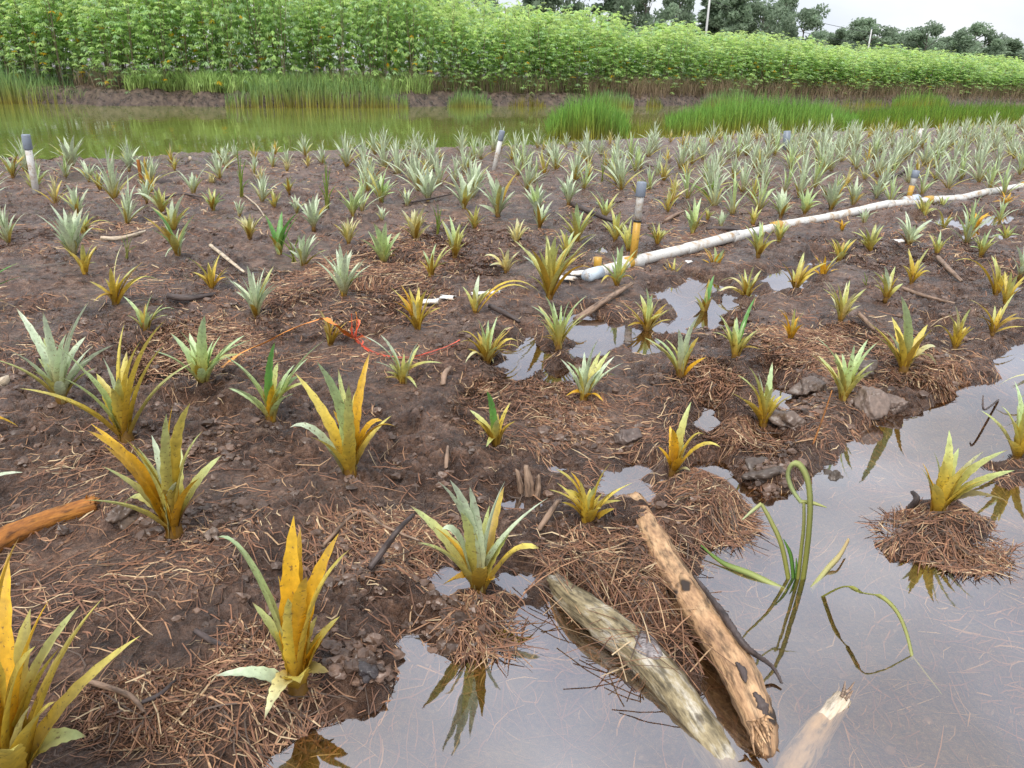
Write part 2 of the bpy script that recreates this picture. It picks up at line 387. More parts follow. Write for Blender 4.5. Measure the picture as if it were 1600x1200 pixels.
# ------------------------------------------------------------------ PINEAPPLE PLANTS
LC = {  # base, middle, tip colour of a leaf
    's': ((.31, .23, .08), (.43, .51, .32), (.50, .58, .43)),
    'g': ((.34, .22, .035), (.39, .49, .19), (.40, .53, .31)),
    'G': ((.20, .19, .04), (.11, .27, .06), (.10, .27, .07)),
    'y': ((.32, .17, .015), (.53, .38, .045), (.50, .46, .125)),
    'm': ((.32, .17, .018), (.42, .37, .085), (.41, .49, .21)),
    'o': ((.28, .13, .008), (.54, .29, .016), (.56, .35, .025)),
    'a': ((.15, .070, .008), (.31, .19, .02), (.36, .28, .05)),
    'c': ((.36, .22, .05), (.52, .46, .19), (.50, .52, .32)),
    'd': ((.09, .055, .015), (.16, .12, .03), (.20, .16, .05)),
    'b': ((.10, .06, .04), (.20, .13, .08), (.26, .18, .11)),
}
PNAME = 'pineapple plants set out in the muddy field'
# base x,y | extra leaves | colour | width factor | label | leaf tips (x,y,colour letter, ~ drooping, _ lying flat, w wide, n narrow)
PLANTS = '''
97,628|4|s|1|big silvery green plant with splayed leaves behind the tall yellow one at the left edge|25,481 67,487 142,468 115,505 135,525 180,538 13,547 88,540 105,520 60,560m 150,575m
197,690|1|y|1.15|tall yellow bladed plant in front of the big silvery one at the left edge|72,527g 88,587g 160,557s 195,503yw 222,530y 262,497y 260,535y 128,575g 185,590m 215,600y
273,833|1|m|1.1|large plant with a fan of amber leaves pointing left and two short silver inner leaves|135,672o 142,662ow 192,683y 160,695o 213,697m 237,680s 260,647m 270,633o 297,630y 317,673m 312,747o 233,735sw 275,753sw 190,792m~_ 320,768bn 205,700m
318,603|3|g|1.1|green plant with a swollen brown base left of the orange plastic strip|280,517 320,493w 347,522 373,528 395,530 295,553m 335,530 290,560m 385,555m_ 345,565m 305,570a
423,657|1|g|1.05|plant with five widely spread green leaves around a cut pale stub|345,553w 430,533G 460,570 510,530w 483,597m 405,610o 440,600m 427,600o 470,585g
547,743|1|y|1|tall slim plant with one long amber leaf and a green leaf trailing left|495,565gw 510,580g 578,550o 453,668s~ 620,668o~ 598,658o~ 528,575m 545,600m 520,640o 560,665y 535,650y 552,712c_
630,600|1|m|1|low plant with pale stiff leaves spread flat beside the red string|568,525s 593,522s 632,552m 655,533s 693,568m_ 583,565s 597,582m_ 612,548m 640,575a 652,607m_ 600,590a
760,567|5|a|.85|dense rosette with curled lower leaves by the middle puddle|745,497g 763,500g 778,493g 800,513m~ 712,523y~ 717,537y~ 727,567c~_ 813,537y~_ 807,553d_ 773,575c~_ 815,547y~_ 752,515m 770,510m 785,520m 730,545a 790,545a
873,543|6|m|.8|upright many leaved plant beside the long brown stick's lower end|830,478g 850,460g 863,470g 890,470g 917,462g 903,497m 843,527a_ 838,495m 877,475g 857,490m 897,485m 880,500m 850,525a
912,625|3|s|1|pale blue green plant alone on bare mud right of centre|885,565g 935,530w 913,550w 960,557 962,587m_ 883,620o_ 943,628o_ 900,570m 925,560 948,570s
773,697|2|a|.95|small plant with one dark green upright leaf in the middle of the bare mud|760,610Gw 733,640m 798,628y 797,663a 748,680d_ 760,698m_ 735,655a 785,655a
917,818|2|y|1.05|squat yellow plant beside the round puddle above the straw mat|867,732 892,738o 955,722 967,762 972,782 857,765 930,760m 905,750 885,765 945,780 878,785a 960,795a
747,926|1|m|1.1|large plant with stiff pale leaves in shallow water at the foot of the field|684,752s 703,750s 734,761sw 789,752sw 856,778s 678,823o 691,827s~ 843,857y~ 690,915o_ 774,902o_ 720,800m 765,790m
465,1078|0|y|1.15|large golden plant beside the water's edge with a silver leaf lying low|338,840g~ 394,941m 459,806ow 470,823ow 529,834o 547,858y 527,971o 334,1057s_w 413,1125c_ 435,900on 450,935yw 505,1000o 514,1050d_ 480,900o
25,1235|2|y|1.25|huge golden plant cut off by the bottom left corner|30,840ow 14,862ow 77,937o 161,934yw 125,945m 135,1151m~_ -20,900y -40,1000o 55,1010y 95,1010y -80,1080y 50,1100c
-45,795|3|s|1.1|silver plant mostly outside the left edge above the orange log|35,738 -20,720 -60,690 -90,740 0,770m
-60,690|2|o|.9|amber plant outside the left edge showing one low leaf tip|28,666~_ -40,600 -80,620 -20,640
-45,490|3|G|1.1|dark green plant at the left edge showing two leaves|32,410 35,432 -20,400 -70,400 -80,440 10,470
1148,558|3|m|.95|green and amber plant with one long leaf leaning right, behind the middle clods|1116,487g 1181,463G 1151,494g 1195,512m 1114,519m 1188,546a_ 1133,505g 1165,500g 1140,515m
1063,588|2|m|1|plant with a pale upright leaf right of the wet clods and dark puddle|1094,490s 1060,514s 1023,528g 1104,558o 1040,530m 1078,510s 1085,530s 1050,560a
1235,531|3|o|.9|small wholly amber plant with stubby leaves|1212,480 1242,482m 1257,487m 1225,485 1248,495 1218,500
1313,502|4|c|1|pale cream green plant with a full fan of leaves|1283,450m 1293,440m 1308,442m 1328,438m 1349,460m 1300,455 1340,468 1320,460m 1290,475 1335,482y
1411,582|1|y|1.15|plant with a tall bent green leaf and one broad cream leaf drooping right|1408,463gw 1384,517s 1364,521m 1463,543cw~ 1463,570c_~ 1395,545y 1420,540m
1318,625|3|m|1|spreading green tipped plant on the mud bank left of the pale clods|1276,529g 1262,551y 1315,551g 1335,538g 1357,529g 1374,533g 1345,575m 1290,565m 1330,570m 1300,560m
1192,664|3|y|1.05|thick yellow plant with pale upright leaves on the mud spit|1151,585m 1168,571m 1183,580s 1207,565g 1213,634o_ 1208,605m 1161,625o 1175,600 1198,600m 1205,625o
1052,738|0|o|1.15|amber plant with two leaves arching right at the edge of the straw mound|1080,628m 1101,680y~ 1127,700y~ 1078,735c_ 1050,670o 1070,690y 1040,720a
1492,544|2|y|1|yellow green plant with a pale centre beyond the straw bank on the right|1492,477c 1517,482m 1458,511y~ 1510,534a_ 1480,490m 1505,500y 1475,515
1550,522|2|a|.9|untidy amber plant with a leaf reaching out of the right edge of the photo|1514,468y 1537,480 1586,457m 1602,511y 1525,495a 1565,480y 1605,500_
1463,803|1|y|1.35|large golden plant on the round straw island in the floodwater|1483,672m 1459,706m 1498,700m 1441,723o 1537,706yw 1575,703mw 1585,735mw 1536,706c 1581,786d_ 1475,720y 1520,725yw 1450,745o
1588,716|1|y|1.3|golden plant at the right edge beyond the straw island|1585,595g 1564,634m 1605,620m 1625,600y 1575,650y 1640,660o 1610,650y
1650,640|1|c|1.1|plant off the right edge reaching in with one cream leaf|1556,605~ 1640,540 1690,560 1600,570m
1630,600|2|s|1|pale plant at the right edge standing in the narrow water strip|1598,535 1620,510 1640,520 1592,560 1660,540
181,475|1|y|1|broken yellow plant with a thin dry stalk above the small leaning one|192,380cn 215,415m 252,440mw~ 230,430y 146,472a_ 200,430y 178,430y 165,450a
227,517|3|g|1|small green plant with wiry leaves above the tall yellow one|193,463 240,457 277,485~ 255,475m 213,480m 262,492m
116,402|4|s|1.05|large silvery plant standing second from the left in the middle distance|78,319 108,329 142,322 80,362 97,340 120,325 130,345 88,375m 112,330
132,366|3|m|.9|yellowish plant half hidden behind the large silvery one|157,336 182,354y~ 140,330 115,340 150,350 165,360y
134,428|1|y|1|short yellow plant in front of the large silvery one|129,380 147,380 140,395 120,405 150,410
122,338|5|s|.9|silvery tuft just above the large silvery plant at left|101,286 122,284 108,295 135,300 115,290 92,310 140,315
20,277|4|s|.9|silvery plant at the far left edge beside the pond post|0,240 26,232 10,245 63,243 40,250 5,255
56,303|4|m|.85|plant growing round the foot of the left pond post|30,266 78,268 45,270 65,262 35,282 72,280
112,262|6|s|.9|tall silvery clump on the pond edge left of the black scrap|88,235 99,213 116,210 129,241 105,222 122,225 92,225
139,283|5|s|.9|silvery plant just in front of the tall pond edge clump|115,245 130,250 150,255 108,258 160,262 125,262
156,297|4|m|.8|small yellowish plant right of the silvery pair at left|142,266 172,283 150,265 165,272 140,280
202,266|5|s|.9|silvery plant against the black scrap on the pond edge|184,221 199,223 208,232 190,235 215,240 178,240
228,277|4|s|.9|spreading silvery plant beside the orange stake|212,243 245,243 235,240 205,255 250,255 220,250
255,240|4|s|.8|pond edge plant left of the dry white stalk|237,217 262,220 248,214 270,228 240,226
281,238|4|s|.8|pond edge plant right of the dry white stalk|280,213 293,220 270,218 287,215 265,228
273,266|3|m|.7|small yellow green plant below the dry white stalk|263,248 283,248 272,244 258,256 290,255
349,258|5|s|.8|bushy pale plant near the pond left of the first tall grass stem|335,230 345,228 358,232 366,240 330,242 352,226
229,314|3|s|.85|leaning silvery plant below the orange stake|212,279 232,279 222,283 240,290 215,295
254,333|4|m|.9|plant with one long silver leaf thrown out to the left|229,283 262,291 205,306s~ 247,290 268,310 240,300
272,362|4|m|.85|amber based plant among the leaning silvery group at left|270,309s 288,303s 296,332 262,325 280,320 255,335
278,400|3|g|1|plant with one broad dark green leaf leaning left|238,326Gw 232,356 280,356s 296,356s 255,414s~_ 265,360 290,372s
303,304|1|s|.9|sparse silvery plant with a leaf reaching far right|291,270 328,256 311,276 296,285 300,268
331,289|3|c|.8|tiny pale plant right of the sparse silvery one|323,275 336,268 330,270 341,278
333,329|4|g|.9|small green star shaped plant beside the thin dark stick|321,296 336,291 358,299 345,300 318,310 352,312
375,337|3|s|.9|silvery plant at the foot of the first tall grass stem|378,309w 365,320 385,322 368,312
391,373|4|c|.9|dense pale plant with amber foot beyond the split pale stick|364,339 391,332 404,342 380,335 398,338 371,348 408,355
407,283|3|c|.7|tiny straw coloured plant near the pond right of the grass stem|400,265 408,258 416,268 396,272
429,325|3|m|.85|little yellow plant standing alone left of the second bright grass tuft|421,296 430,300 440,303 416,308
449,268|3|c|.7|small dry looking plant near the pond with leaves held out|444,243 462,255 452,250 440,255
452,300|3|m|.8|yellow green plantlet between the pond and the second grass tuft|446,278 455,273 462,282 440,285
464,333|4|s|.85|silvery tuft left of the second bright grass tuft|454,306 470,306 460,302 476,315 450,316
490,357|5|s|.95|tall silvery plant at the foot of the second bright grass tuft|474,316 490,303 513,326 482,310 500,310 471,330 508,335
474,415|6|s|1|broad bushy silver plant left of the dark grooved leaf|464,366 490,362 507,372 455,378 477,365 498,368 450,390 512,390m 468,380
437,399|0|G|1.1|thin plant with a single upright dark green grooved leaf|467,331w 450,365 430,370 425,380m
331,452|2|y|1|yellow plant with spread leaves left of the tall bushy silver one|291,402m 338,404m 358,433o_ 312,415 325,410 300,425
401,497|4|s|.95|tall silver many leaved plant left of the second one of its size|359,438 386,415 395,425 414,417 434,425 437,445 375,430 405,430 367,455 425,445
537,462|4|s|.95|silver plant with a leaf bent left in front of the small white puddle|493,389 530,379 553,392 576,399 510,405 545,395 562,410 520,420m 570,430m
545,381|4|c|.9|pale plant with yellow foot just beyond the bent leaved silver one|530,342 543,339 561,339 537,345 552,345 525,355 567,355
551,337|3|g|.9|green plant left of the bright grass blades in the middle distance|540,289 565,299 548,300 558,305 535,310
600,414|3|g|1|upright green plant with an amber foot on the reddish straw|583,347w 603,346 626,362 595,360 612,365 618,400a_ 585,375
597,346|2|s|.8|narrow pale plantlet beyond the upright green one|588,319 605,325 597,322
649,375|7|c|1|very dense cream white plant|629,349 643,327 664,322 636,335 655,325 670,340 625,355 675,350 650,328
674,434|1|m|1|plant with two diverging leaves and a trailing one|682,380w 710,385 660,390 668,400 700,410
711,402|3|m|.95|tall loose plant left of the bare wet patch with long thin leaves|702,336 724,346 692,346s 718,350 728,365 697,365
807,382|5|c|.85|short broad tuft with a pale fan right of the bare wet patch|795,346 820,342 808,340 800,350 815,348 828,355 790,360
790,425|1|c|1.1|plant with three broad pale curled leaves flopped open|777,389~w 795,389w 754,402~w 818,409~ 785,400 765,415_
858,466|3|m|1.1|big yellow green plant with long arching leaves in front of the broken pipe end|816,399s 851,366 868,369 899,372y 918,392y 888,385 932,366m 842,390 875,380 905,400y 825,430 925,420o~
742,489|0|m|1|collapsed plant with one very broad leaf sprawling right across the straw|749,429sw 845,458yw~ 740,450m 830,455y~ 760,455 738,480G
652,516|5|y|1.05|dense yellow plant right of the red frayed string|616,455o 626,445o 643,458 681,445 668,452 635,460 655,460 675,465 612,470o 690,480y 645,470c
517,540|2|a|.85|small amber plant under the hump of the orange strip|493,487c~ 510,495 530,505 502,505 525,500 540,520
742,357|3|m|.85|small pale green plant below the dry arching leaves|733,330 745,320 755,335 728,340
778,337|5|s|1|silver plant in the middle distance with a leaf reaching right|754,303 768,285 759,263 805,298 785,290 775,275 795,310 748,320
743,300|5|s|.95|silver plant just left of the leaning pond post|735,265 745,250 758,262 726,272 765,275 750,255
725,327|5|s|.95|silver plant with yellow foot third to the left of the leaning post|714,263 729,288 737,300 708,290 720,270 740,310 703,300
669,314|5|s|.95|silver fan plant in the middle distance with a thick foot|644,268 676,263 685,275 660,265 652,275 692,285 668,260
595,317|3|g|.95|plant with bright grass blades mixed into its crown|566,253s 580,262s 610,280 572,275s 603,270s 618,300
636,323|1|s|.9|two leaved silver plant forming an open V|613,289 651,289 622,300 643,300
843,357|4|s|.95|silver plant with a yellow foot left of the dark sunken branch|825,313 861,326 840,315 832,320 850,318 865,340
838,333|5|s|1|tall silver green plant right of the leaning post|818,279g 840,283g 856,293 828,285g 849,285 866,300 815,300
888,319|5|s|.9|bushy silver plant with a pinkish dead leaf at its foot|868,275 880,268 895,265 907,280 872,290 910,295 886,270
901,380|4|m|.95|spiky plant right behind the big arching one|881,332y 901,316 924,336 931,366y 890,330 912,330 875,350
884,400|3|m|.9|thin plant hidden between the spiky and the big arching one|874,356 898,360 885,362 905,375
964,446|2|g|1|upright plant standing in front of the pipe's blue white end|964,385 974,382 955,395 938,444y_~ 970,400 992,440y_~ 980,415y
1010,520|6|a|.95|dense amber footed rosette between the two bright puddles|990,470m 1010,450g 1030,467m 1045,483y 1000,460m 1020,458g 985,490y 1050,500y_ 1035,490m 980,510a_
961,377|3|m|.9|slim plant on the left of the capped riser, nearer of two|954,323 970,329 963,335 975,345 948,345
944,342|3|m|.85|yellow plant in the trench beside the dark sunken branch|927,293s 938,300 950,310 955,320 930,315
981,393|3|m|.9|slim plant touching the capped riser on its left side|974,349 987,342 968,360 992,360
1027,383|4|m|.9|open fan plant just right of the capped riser|1010,349 1030,347 1057,354y 1018,345 1042,360 1005,365
1116,428|4|o|.95|amber plant with spiky leaves just below the pipe|1099,386y 1116,384m 1133,388m 1107,390 1125,395 1095,405
1051,437|3|o|.85|small amber plant below the pipe left of the spiky amber one|1040,405y 1055,402m 1068,408m 1035,415
1185,400|2|m|1|plant growing against the pipe with a leaf trailing right|1168,349g 1187,345g 1222,379~ 1175,360 1197,360 1163,370
1217,378|4|m|.9|plant growing just behind the pipe right of the trailing leaf one|1200,345 1229,345 1215,342 1207,350 1236,350
1165,470|4|a|.95|untidy plant with long dry leaves lying left over the puddle|1119,447c_~ 1117,460c_~ 1153,426m 1178,416m 1162,435 1180,445 1140,450y
1100,494|1|a|1|dark plant with one upright green leaf standing in the puddle|1116,430G 1089,457a 1085,470d 1105,450m 1095,465
1242,453|1|a|1|amber plant with a single long leaf leaning right over the right puddle|1257,393m 1293,410yw 1238,420m 1275,425y 1230,440a
1284,436|4|o|.95|rust coloured spiky plant beyond the right puddle|1271,399 1290,400 1311,399y 1315,421_ 1280,405 1300,410 1265,420
1311,409|2|y|1|yellow plant with broad blunt leaves beyond the rust coloured one|1303,372m 1340,369mw 1315,385 1325,385w 1295,395
1359,394|4|m|.95|neat yellow green fan near the pipe on the right|1330,362 1350,352s 1377,350s 1340,360 1365,355 1380,370 1335,375
1419,383|1|s|1.05|grey leaved plant with widely spread leaves near the small white scrap|1399,339w 1413,330 1458,342w 1445,365 1405,355 1432,350 1440,380c_
1384,467|1|c|1.25|pale green plant with five broad pointed leaves|1362,423m 1382,416s 1399,416m 1411,443m 1373,430s 1392,430 1365,445m
1424,443|2|y|1|tall narrow yellow plant with cut leaves on its right side|1418,393 1453,386m 1455,426~ 1435,405 1410,415 1445,410m
1463,399|3|m|.9|slender plant at the head of the fallen twig with exposed roots|1453,362 1470,360 1461,370 1478,375
1473,362|2|m|.95|green plant by the pipe with a leaf folded right|1455,330~ 1489,339g 1470,335 1480,345 1460,345
1522,360|6|o|1.05|big rust yellow plant at the end of the far right puddle|1503,340 1530,335 1545,332 1512,330y 1555,345_ 1495,350 1538,340
1570,323|5|o|.95|spiky amber plant below the pipe at the far right|1555,305 1565,298 1580,300 1590,310 1550,315
1532,401|3|m|.9|yellow green plant with a leaf tip leaning right beyond the twig|1521,375 1539,362 1550,356 1530,370 1515,385
1570,377|5|m|.95|bushy yellowish plant at the right edge above the leaning pair|1550,369 1566,349 1590,352 1578,350 1600,370_ 1555,358
1556,461|1|y|1.05|large open plant with one long leaf arching far to the left|1549,399m 1566,430y 1489,409y~ 1540,430m 1560,410m 1575,425
1570,475|2|y|.95|yellow plant directly in front of the large open one at the right edge|1580,423m 1600,440 1555,440 1590,430m
1594,431|2|s|1|silvery plant touching the right edge behind the large open one|1586,382 1600,382 1610,390 1580,400
1315,361|3|o|.85|small amber plant pressed against the pipe's near side|1303,345 1330,345y 1315,342 1322,348
1349,350|3|s|.9|grey plant leaning over the pipe|1354,325 1377,335~ 1340,328 1365,330 1337,338
1441,343|3|m|.95|plant with one tall leaf beside the blue patch of the pipe|1435,305 1453,309 1446,315 1428,320 1462,325
1470,333|3|m|.9|plant half behind the pipe near its blue patch|1462,301 1487,308~ 1472,305 1455,315
1082,365|2|g|1|green plant with tall blades behind the pipe|1070,318w 1085,305w 1095,342 1078,325 1065,335
1126,355|4|s|.9|grey spreading plant behind the pipe|1114,328 1144,328 1128,325 1136,330 1108,338
1105,345|2|m|.8|yellow plantlet between the green bladed one and the grey one|1098,325 1112,322 1118,330
1176,353|3|m|.85|yellow green plant just behind the pipe's middle|1161,325 1185,318 1175,322 1190,330
1220,340|6|s|1|tall silver plant behind the middle of the pipe|1202,305 1222,291 1238,300 1212,295 1230,295 1195,320 1243,318
1257,335|5|g|1|green silver plant with a leaf drooping right behind the pipe|1245,305 1262,291 1283,295 1252,295 1290,325~ 1272,292
1298,329|6|s|1.05|bright silver fan plant behind the pipe|1286,288 1306,278 1322,298 1292,283 1315,285 1280,300 1325,310
1333,321|3|s|.9|tall thin plant right of the bright silver fan|1327,285 1340,274 1345,290 1320,300
1369,311|5|s|.95|silver plant left of the leaning capped riser|1357,281 1374,275 1392,281 1365,278 1385,278 1350,295
'''
def leaf_geo(P0, P1, P2, W, ca, stops, seg, serr, rng, grade=1.0, twist=0.0):
    t = np.linspace(0, 1, seg + 1)[:, None]
    P = (1 - t) ** 2 * P0 + 2 * t * (1 - t) * P1 + t * t * P2
    T = 2 * (1 - t) * (P1 - P0) + 2 * t * (P2 - P1); T /= np.linalg.norm(T, axis=1)[:, None] + 1e-9
    S = np.array([-math.sin(ca), math.cos(ca), 0.0]); S = S - (T @ S)[:, None] * T
    S /= np.linalg.norm(S, axis=1)[:, None] + 1e-9
    Nn = np.cross(T, S)
    if twist:
        a = twist * t; S, Nn = S * np.cos(a) + Nn * np.sin(a), Nn * np.cos(a) - S * np.sin(a)
    tt = t[:, 0]
    wd = W * .5 * np.minimum(1, .62 + 1.5 * tt) * np.power(np.clip(1 - tt ** 2.1, 0, 1), .85)
    wd = np.maximum(wd, .0004)
    ch = wd * (.62 - .35 * tt)
    j = np.where(np.arange(seg + 1) % 2 == 0, 1 + serr, 1 - serr) if serr else np.ones(seg + 1)
    Lf = P - S * (wd * j)[:, None] + Nn * ch[:, None]; Rt = P + S * (wd * j)[:, None] + Nn * ch[:, None]
    V = np.stack([Lf, P, Rt], 1).reshape(-1, 3)
    f = []
    for i in range(seg):
        a = i * 3; f += [(a, a + 1, a + 4, a + 3), (a + 1, a + 2, a + 5, a + 4)]
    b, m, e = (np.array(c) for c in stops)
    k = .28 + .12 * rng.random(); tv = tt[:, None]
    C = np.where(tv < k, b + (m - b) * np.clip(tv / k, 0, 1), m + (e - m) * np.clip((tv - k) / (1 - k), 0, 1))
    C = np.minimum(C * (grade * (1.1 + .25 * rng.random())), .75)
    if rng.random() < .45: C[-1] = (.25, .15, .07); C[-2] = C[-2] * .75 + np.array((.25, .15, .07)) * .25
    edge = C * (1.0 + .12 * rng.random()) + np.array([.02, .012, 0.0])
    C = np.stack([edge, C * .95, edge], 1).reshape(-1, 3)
    return V, f, C

def mk_leaf(base, az, reach, height, W, key, rng, seg=8, arc=0.0, serr=0.0, phase=0.0):
    """control points of a leaf that ends `reach` away (horizontally) and `height` above its base"""
    out_ = np.array([math.cos(az), math.sin(az), 0.0])
    P0 = np.array([0, 0, 0.0]) + out_ * (.010 + .012 * phase) + np.array([0, 0, .05 * (1 - phase)])
    P2 = out_ * reach + np.array([0, 0, height])
    Lh = math.hypot(reach, height)
    P1 = (P0 + P2) * .5 + np.array([0, 0, 1.0]) * Lh * (.13 + arc) - out_ * Lh * (.10 if arc < .3 else 0.0)
    return P0, P1, P2

FOOT = []
def plant(line_, idx):
    b, ne, dc, wf, label, tips = line_.split('|')
    bx, by = map(float, b.split(',')); ne = int(ne); wf = float(wf); rng = np.random.default_rng(1000 + idx)
    base = pt(bx, by); FOOT.append(base)
    root = thing('pineapple_plant', label + ' ' if False else label, 'pineapple plant', base, PNAME)
    k = pxm(base); specs = []; hmax = .05
    for tk in tips.split():
        x, rest = tk.split(',', 1); i = 0
        while i < len(rest) and (rest[i].isdigit() or rest[i] in '.-'): i += 1
        tx, ty = float(x), float(rest[:i]); fl = rest[i:]
        col = next((c for c in fl if c in LC), dc)
        lat = (tx - bx) / k; up = (by - ty) / k
        ln = math.hypot(lat, up)
        if '_' in fl:          # lies low: the tip sits near the ground, so it lies behind or before the base
            q = gp(tx, ty, base[2] + .05 * rng.random() + .02); dy = q[1] - base[1]
            if abs(dy) < 2.2 * ln + .05: tip = q
            else: tip = at_y(tx, ty, base[1] + .2 * ln)
        else:
            sg = -1 if rng.random() < .5 else 1
            dy = sg * (.10 + .30 * rng.random()) * ln if up > .35 * abs(lat) else .5 * abs(lat)
            tip = at_y(tx, ty, base[1] + dy)
        d = tip - base; specs.append((d, col, fl)); hmax = max(hmax, d[2])
    hmax = min(hmax, .75); W0 = wf * min(.060, max(.026, .118 * hmax + .006)); ne += 3
    big = by > 430; seg = 14 if by > 520 else (9 if big else 6); serr = .09 if by > 520 else 0
    W0 *= 1.0 if big else 1.3; ne += 1 if big else 3
    first = None
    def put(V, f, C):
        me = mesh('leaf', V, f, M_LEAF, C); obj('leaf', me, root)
    if by < 440: specs = [(d_, ('m' if c_ == 'y' and rng.random() < .6 else 'g' if c_ == 'm' and rng.random() < .35 else c_), f_) for d_, c_, f_ in specs]
    for n_, (d, col, fl) in enumerate(specs):
        az = math.atan2(d[1], d[0]); reach = math.hypot(d[0], d[1])
        arc = .38 if '~' in fl else 0.0
        if '_' in fl and '~' not in fl: arc = .12
        P0, P1, P2 = mk_leaf(base, az, reach, d[2], W0, col, rng, arc=arc, phase=(n_ % 4) / 3)
        Wl = (.74 if by > 520 else .92) * W0 * (1.15 if 'w' in fl else .4 if 'n' in fl else 1.0) * (.85 + .3 * rng.random())
        # a leaf seen nearly edge-on turns its blade a little
        ca = az + (rng.random() - .5) * .9
        if abs(math.cos(az)) > .8: ca += .35 * (1 if math.sin(az) * math.cos(az) < 0 else -1)
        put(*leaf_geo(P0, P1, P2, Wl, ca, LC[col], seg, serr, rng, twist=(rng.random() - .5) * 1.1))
    for e_ in range(ne):
        az = e_ * 2.4 + rng.random() * .8; h = hmax * (.35 + (.6 if by < 520 else .3 if by < 1000 else .1) * rng.random()); rc = min(h * (.25 + .95 * rng.random()), .55 * hmax)
        col = dc if rng.random() < .72 else ('m' if rng.random() < .6 else 'a')
        P0, P1, P2 = mk_leaf(base, az, rc, h, W0, col, rng, phase=.7)
        put(*leaf_geo(P0, P1, P2, W0 * (.7 + .3 * rng.random()), az, LC[col], seg, serr, rng, twist=(rng.random() - .5) * .8))
    # the stubby stem the leaves wrap
    r = max(.012, .045 * hmax + .004)
    V, f = tube([(0, 0, -.04), (0, 0, .0), (0, 0, .02 + .05 * hmax), (0, 0, .04 + .09 * hmax)], [r, r * 1.05, r * .8, r * .2], 8, True, .15, idx)
    obj('stem', mesh('stem', V, f, M_LEAF, np.tile([[.20, .105, .02]], (len(V), 1))), root)
ROWS = [l for l in PLANTS.strip().split('\n')]
for i, l in enumerate(ROWS): plant(l, i)

# plants further off: shared meshes, one object each
def far_mesh(kind, rng):
    V, F, C, o = [], [], [], 0
    n = {'s': 19, 'g': 15, 'y': 11}[kind]; H_ = {'s': .52, 'g': .46, 'y': .34}[kind]
    for i in range(n):
        az = i * 2.4 + rng.random() * .7; q = (i + .5) / n
        h = H_ * (.55 + .5 * (1 - q) + .15 * rng.random()); rc = H_ * (.08 + .75 * q * (.6 + .6 * rng.random())); h *= 1 - .35 * q
        col = {'s': 's' if q < .75 or rng.random() < .5 else 'm', 'g': 'g' if rng.random() < .6 else 's', 'y': 'm' if rng.random() < .4 else ('c' if rng.random() < .6 else 'y')}[kind]
        P0, P1, P2 = mk_leaf(None, az, rc, h, 0, col, rng, phase=q, arc=.15 if rng.random() < .2 else 0)
        v, f, c = leaf_geo(P0, P1, P2, .035 if kind != 'y' else .034, az + (rng.random() - .5) * .8, LC[col], 5, 0, rng, twist=(rng.random() - .5))
        V.append(v); C.append(c); F += [tuple(a + o for a in q_) for q_ in f]; o += len(v)
    return np.vstack(V), F, np.vstack(C)
FARV = {k: [far_mesh(k, np.random.default_rng(50 + i + 10 * j)) for i in range(n)] for j, (k, n) in enumerate((('s', 7), ('g', 4), ('y', 5)))}
FARM = {k: [mesh('pineapple_plant', v, f, M_LEAF, c) for v, f, c in l] for k, l in FARV.items()}
def in_poly(px, py, poly):
    r = False
    for (x0, y0), (x1, y1) in zip(poly, poly[1:] + poly[:1]):
        if (y0 > py) != (y1 > py) and px < (x1 - x0) * (py - y0) / (y1 - y0) + x0: r = not r
    return r
def proj(p):
    v = np.asarray(p) - EYE; k = v @ FW; return 800 + FPX * (v @ CR) / k, 600 - FPX * (v @ CU) / k
ZONES = [  # outline in the photo, spacing, mix of kinds, size, label
    ([(905, 243), (1000, 236), (1120, 236), (1250, 226), (1400, 220), (1600, 204), (1680, 200), (1680, 285), (1600, 278), (1480, 300), (1290, 283), (1200, 292), (1060, 322), (930, 300)], .41, 'ssssssggy', .96, 'silvery pineapple plant in the dense band between the white pipe and the tall reeds'),
    ([(540, 262), (640, 256), (905, 246), (930, 300), (870, 300), (760, 318), (560, 335)], .48, 'ssssgy', .95, 'silvery pineapple plant in the middle rows left of the capped riser'),
    ([(330, 245), (560, 240), (900, 228), (905, 243), (640, 255), (540, 262), (340, 300)], .50, 'yssys', .80, 'small straw coloured pineapple plant on the bare strip near the pond'),
    ([(905, 228), (1000, 222), (1200, 216), (1400, 209), (1600, 199), (1600, 204), (1400, 219), (1250, 225), (1120, 235), (1000, 236), (905, 243)], .5, 'yyys', .95, 'small yellowed pineapple plant along the pond edge below the tall reeds'),
    ([(-60, 262), (100, 268), (330, 252), (345, 300), (560, 340), (560, 395), (330, 395), (160, 360), (-60, 400)], .52, 'ssgy', .95, 'pineapple plant at the left'),
    ([(1030, 330), (1200, 300), (1290, 290), (1480, 303), (1400, 320), (1240, 340), (1090, 362), (1040, 370)], .48, 'ggsy', .95, 'grey green pineapple plant in the rows just behind the white pipe'),
    ([(1480, 302), (1600, 280), (1700, 270), (1700, 400), (1600, 420), (1500, 380)], .55, 'yyg', .9, 'yellowish pineapple plant at the far right below the pipe'),
]
KIND_WORD = {'s': 'silvery', 'g': 'greener', 'y': 'yellowed'}
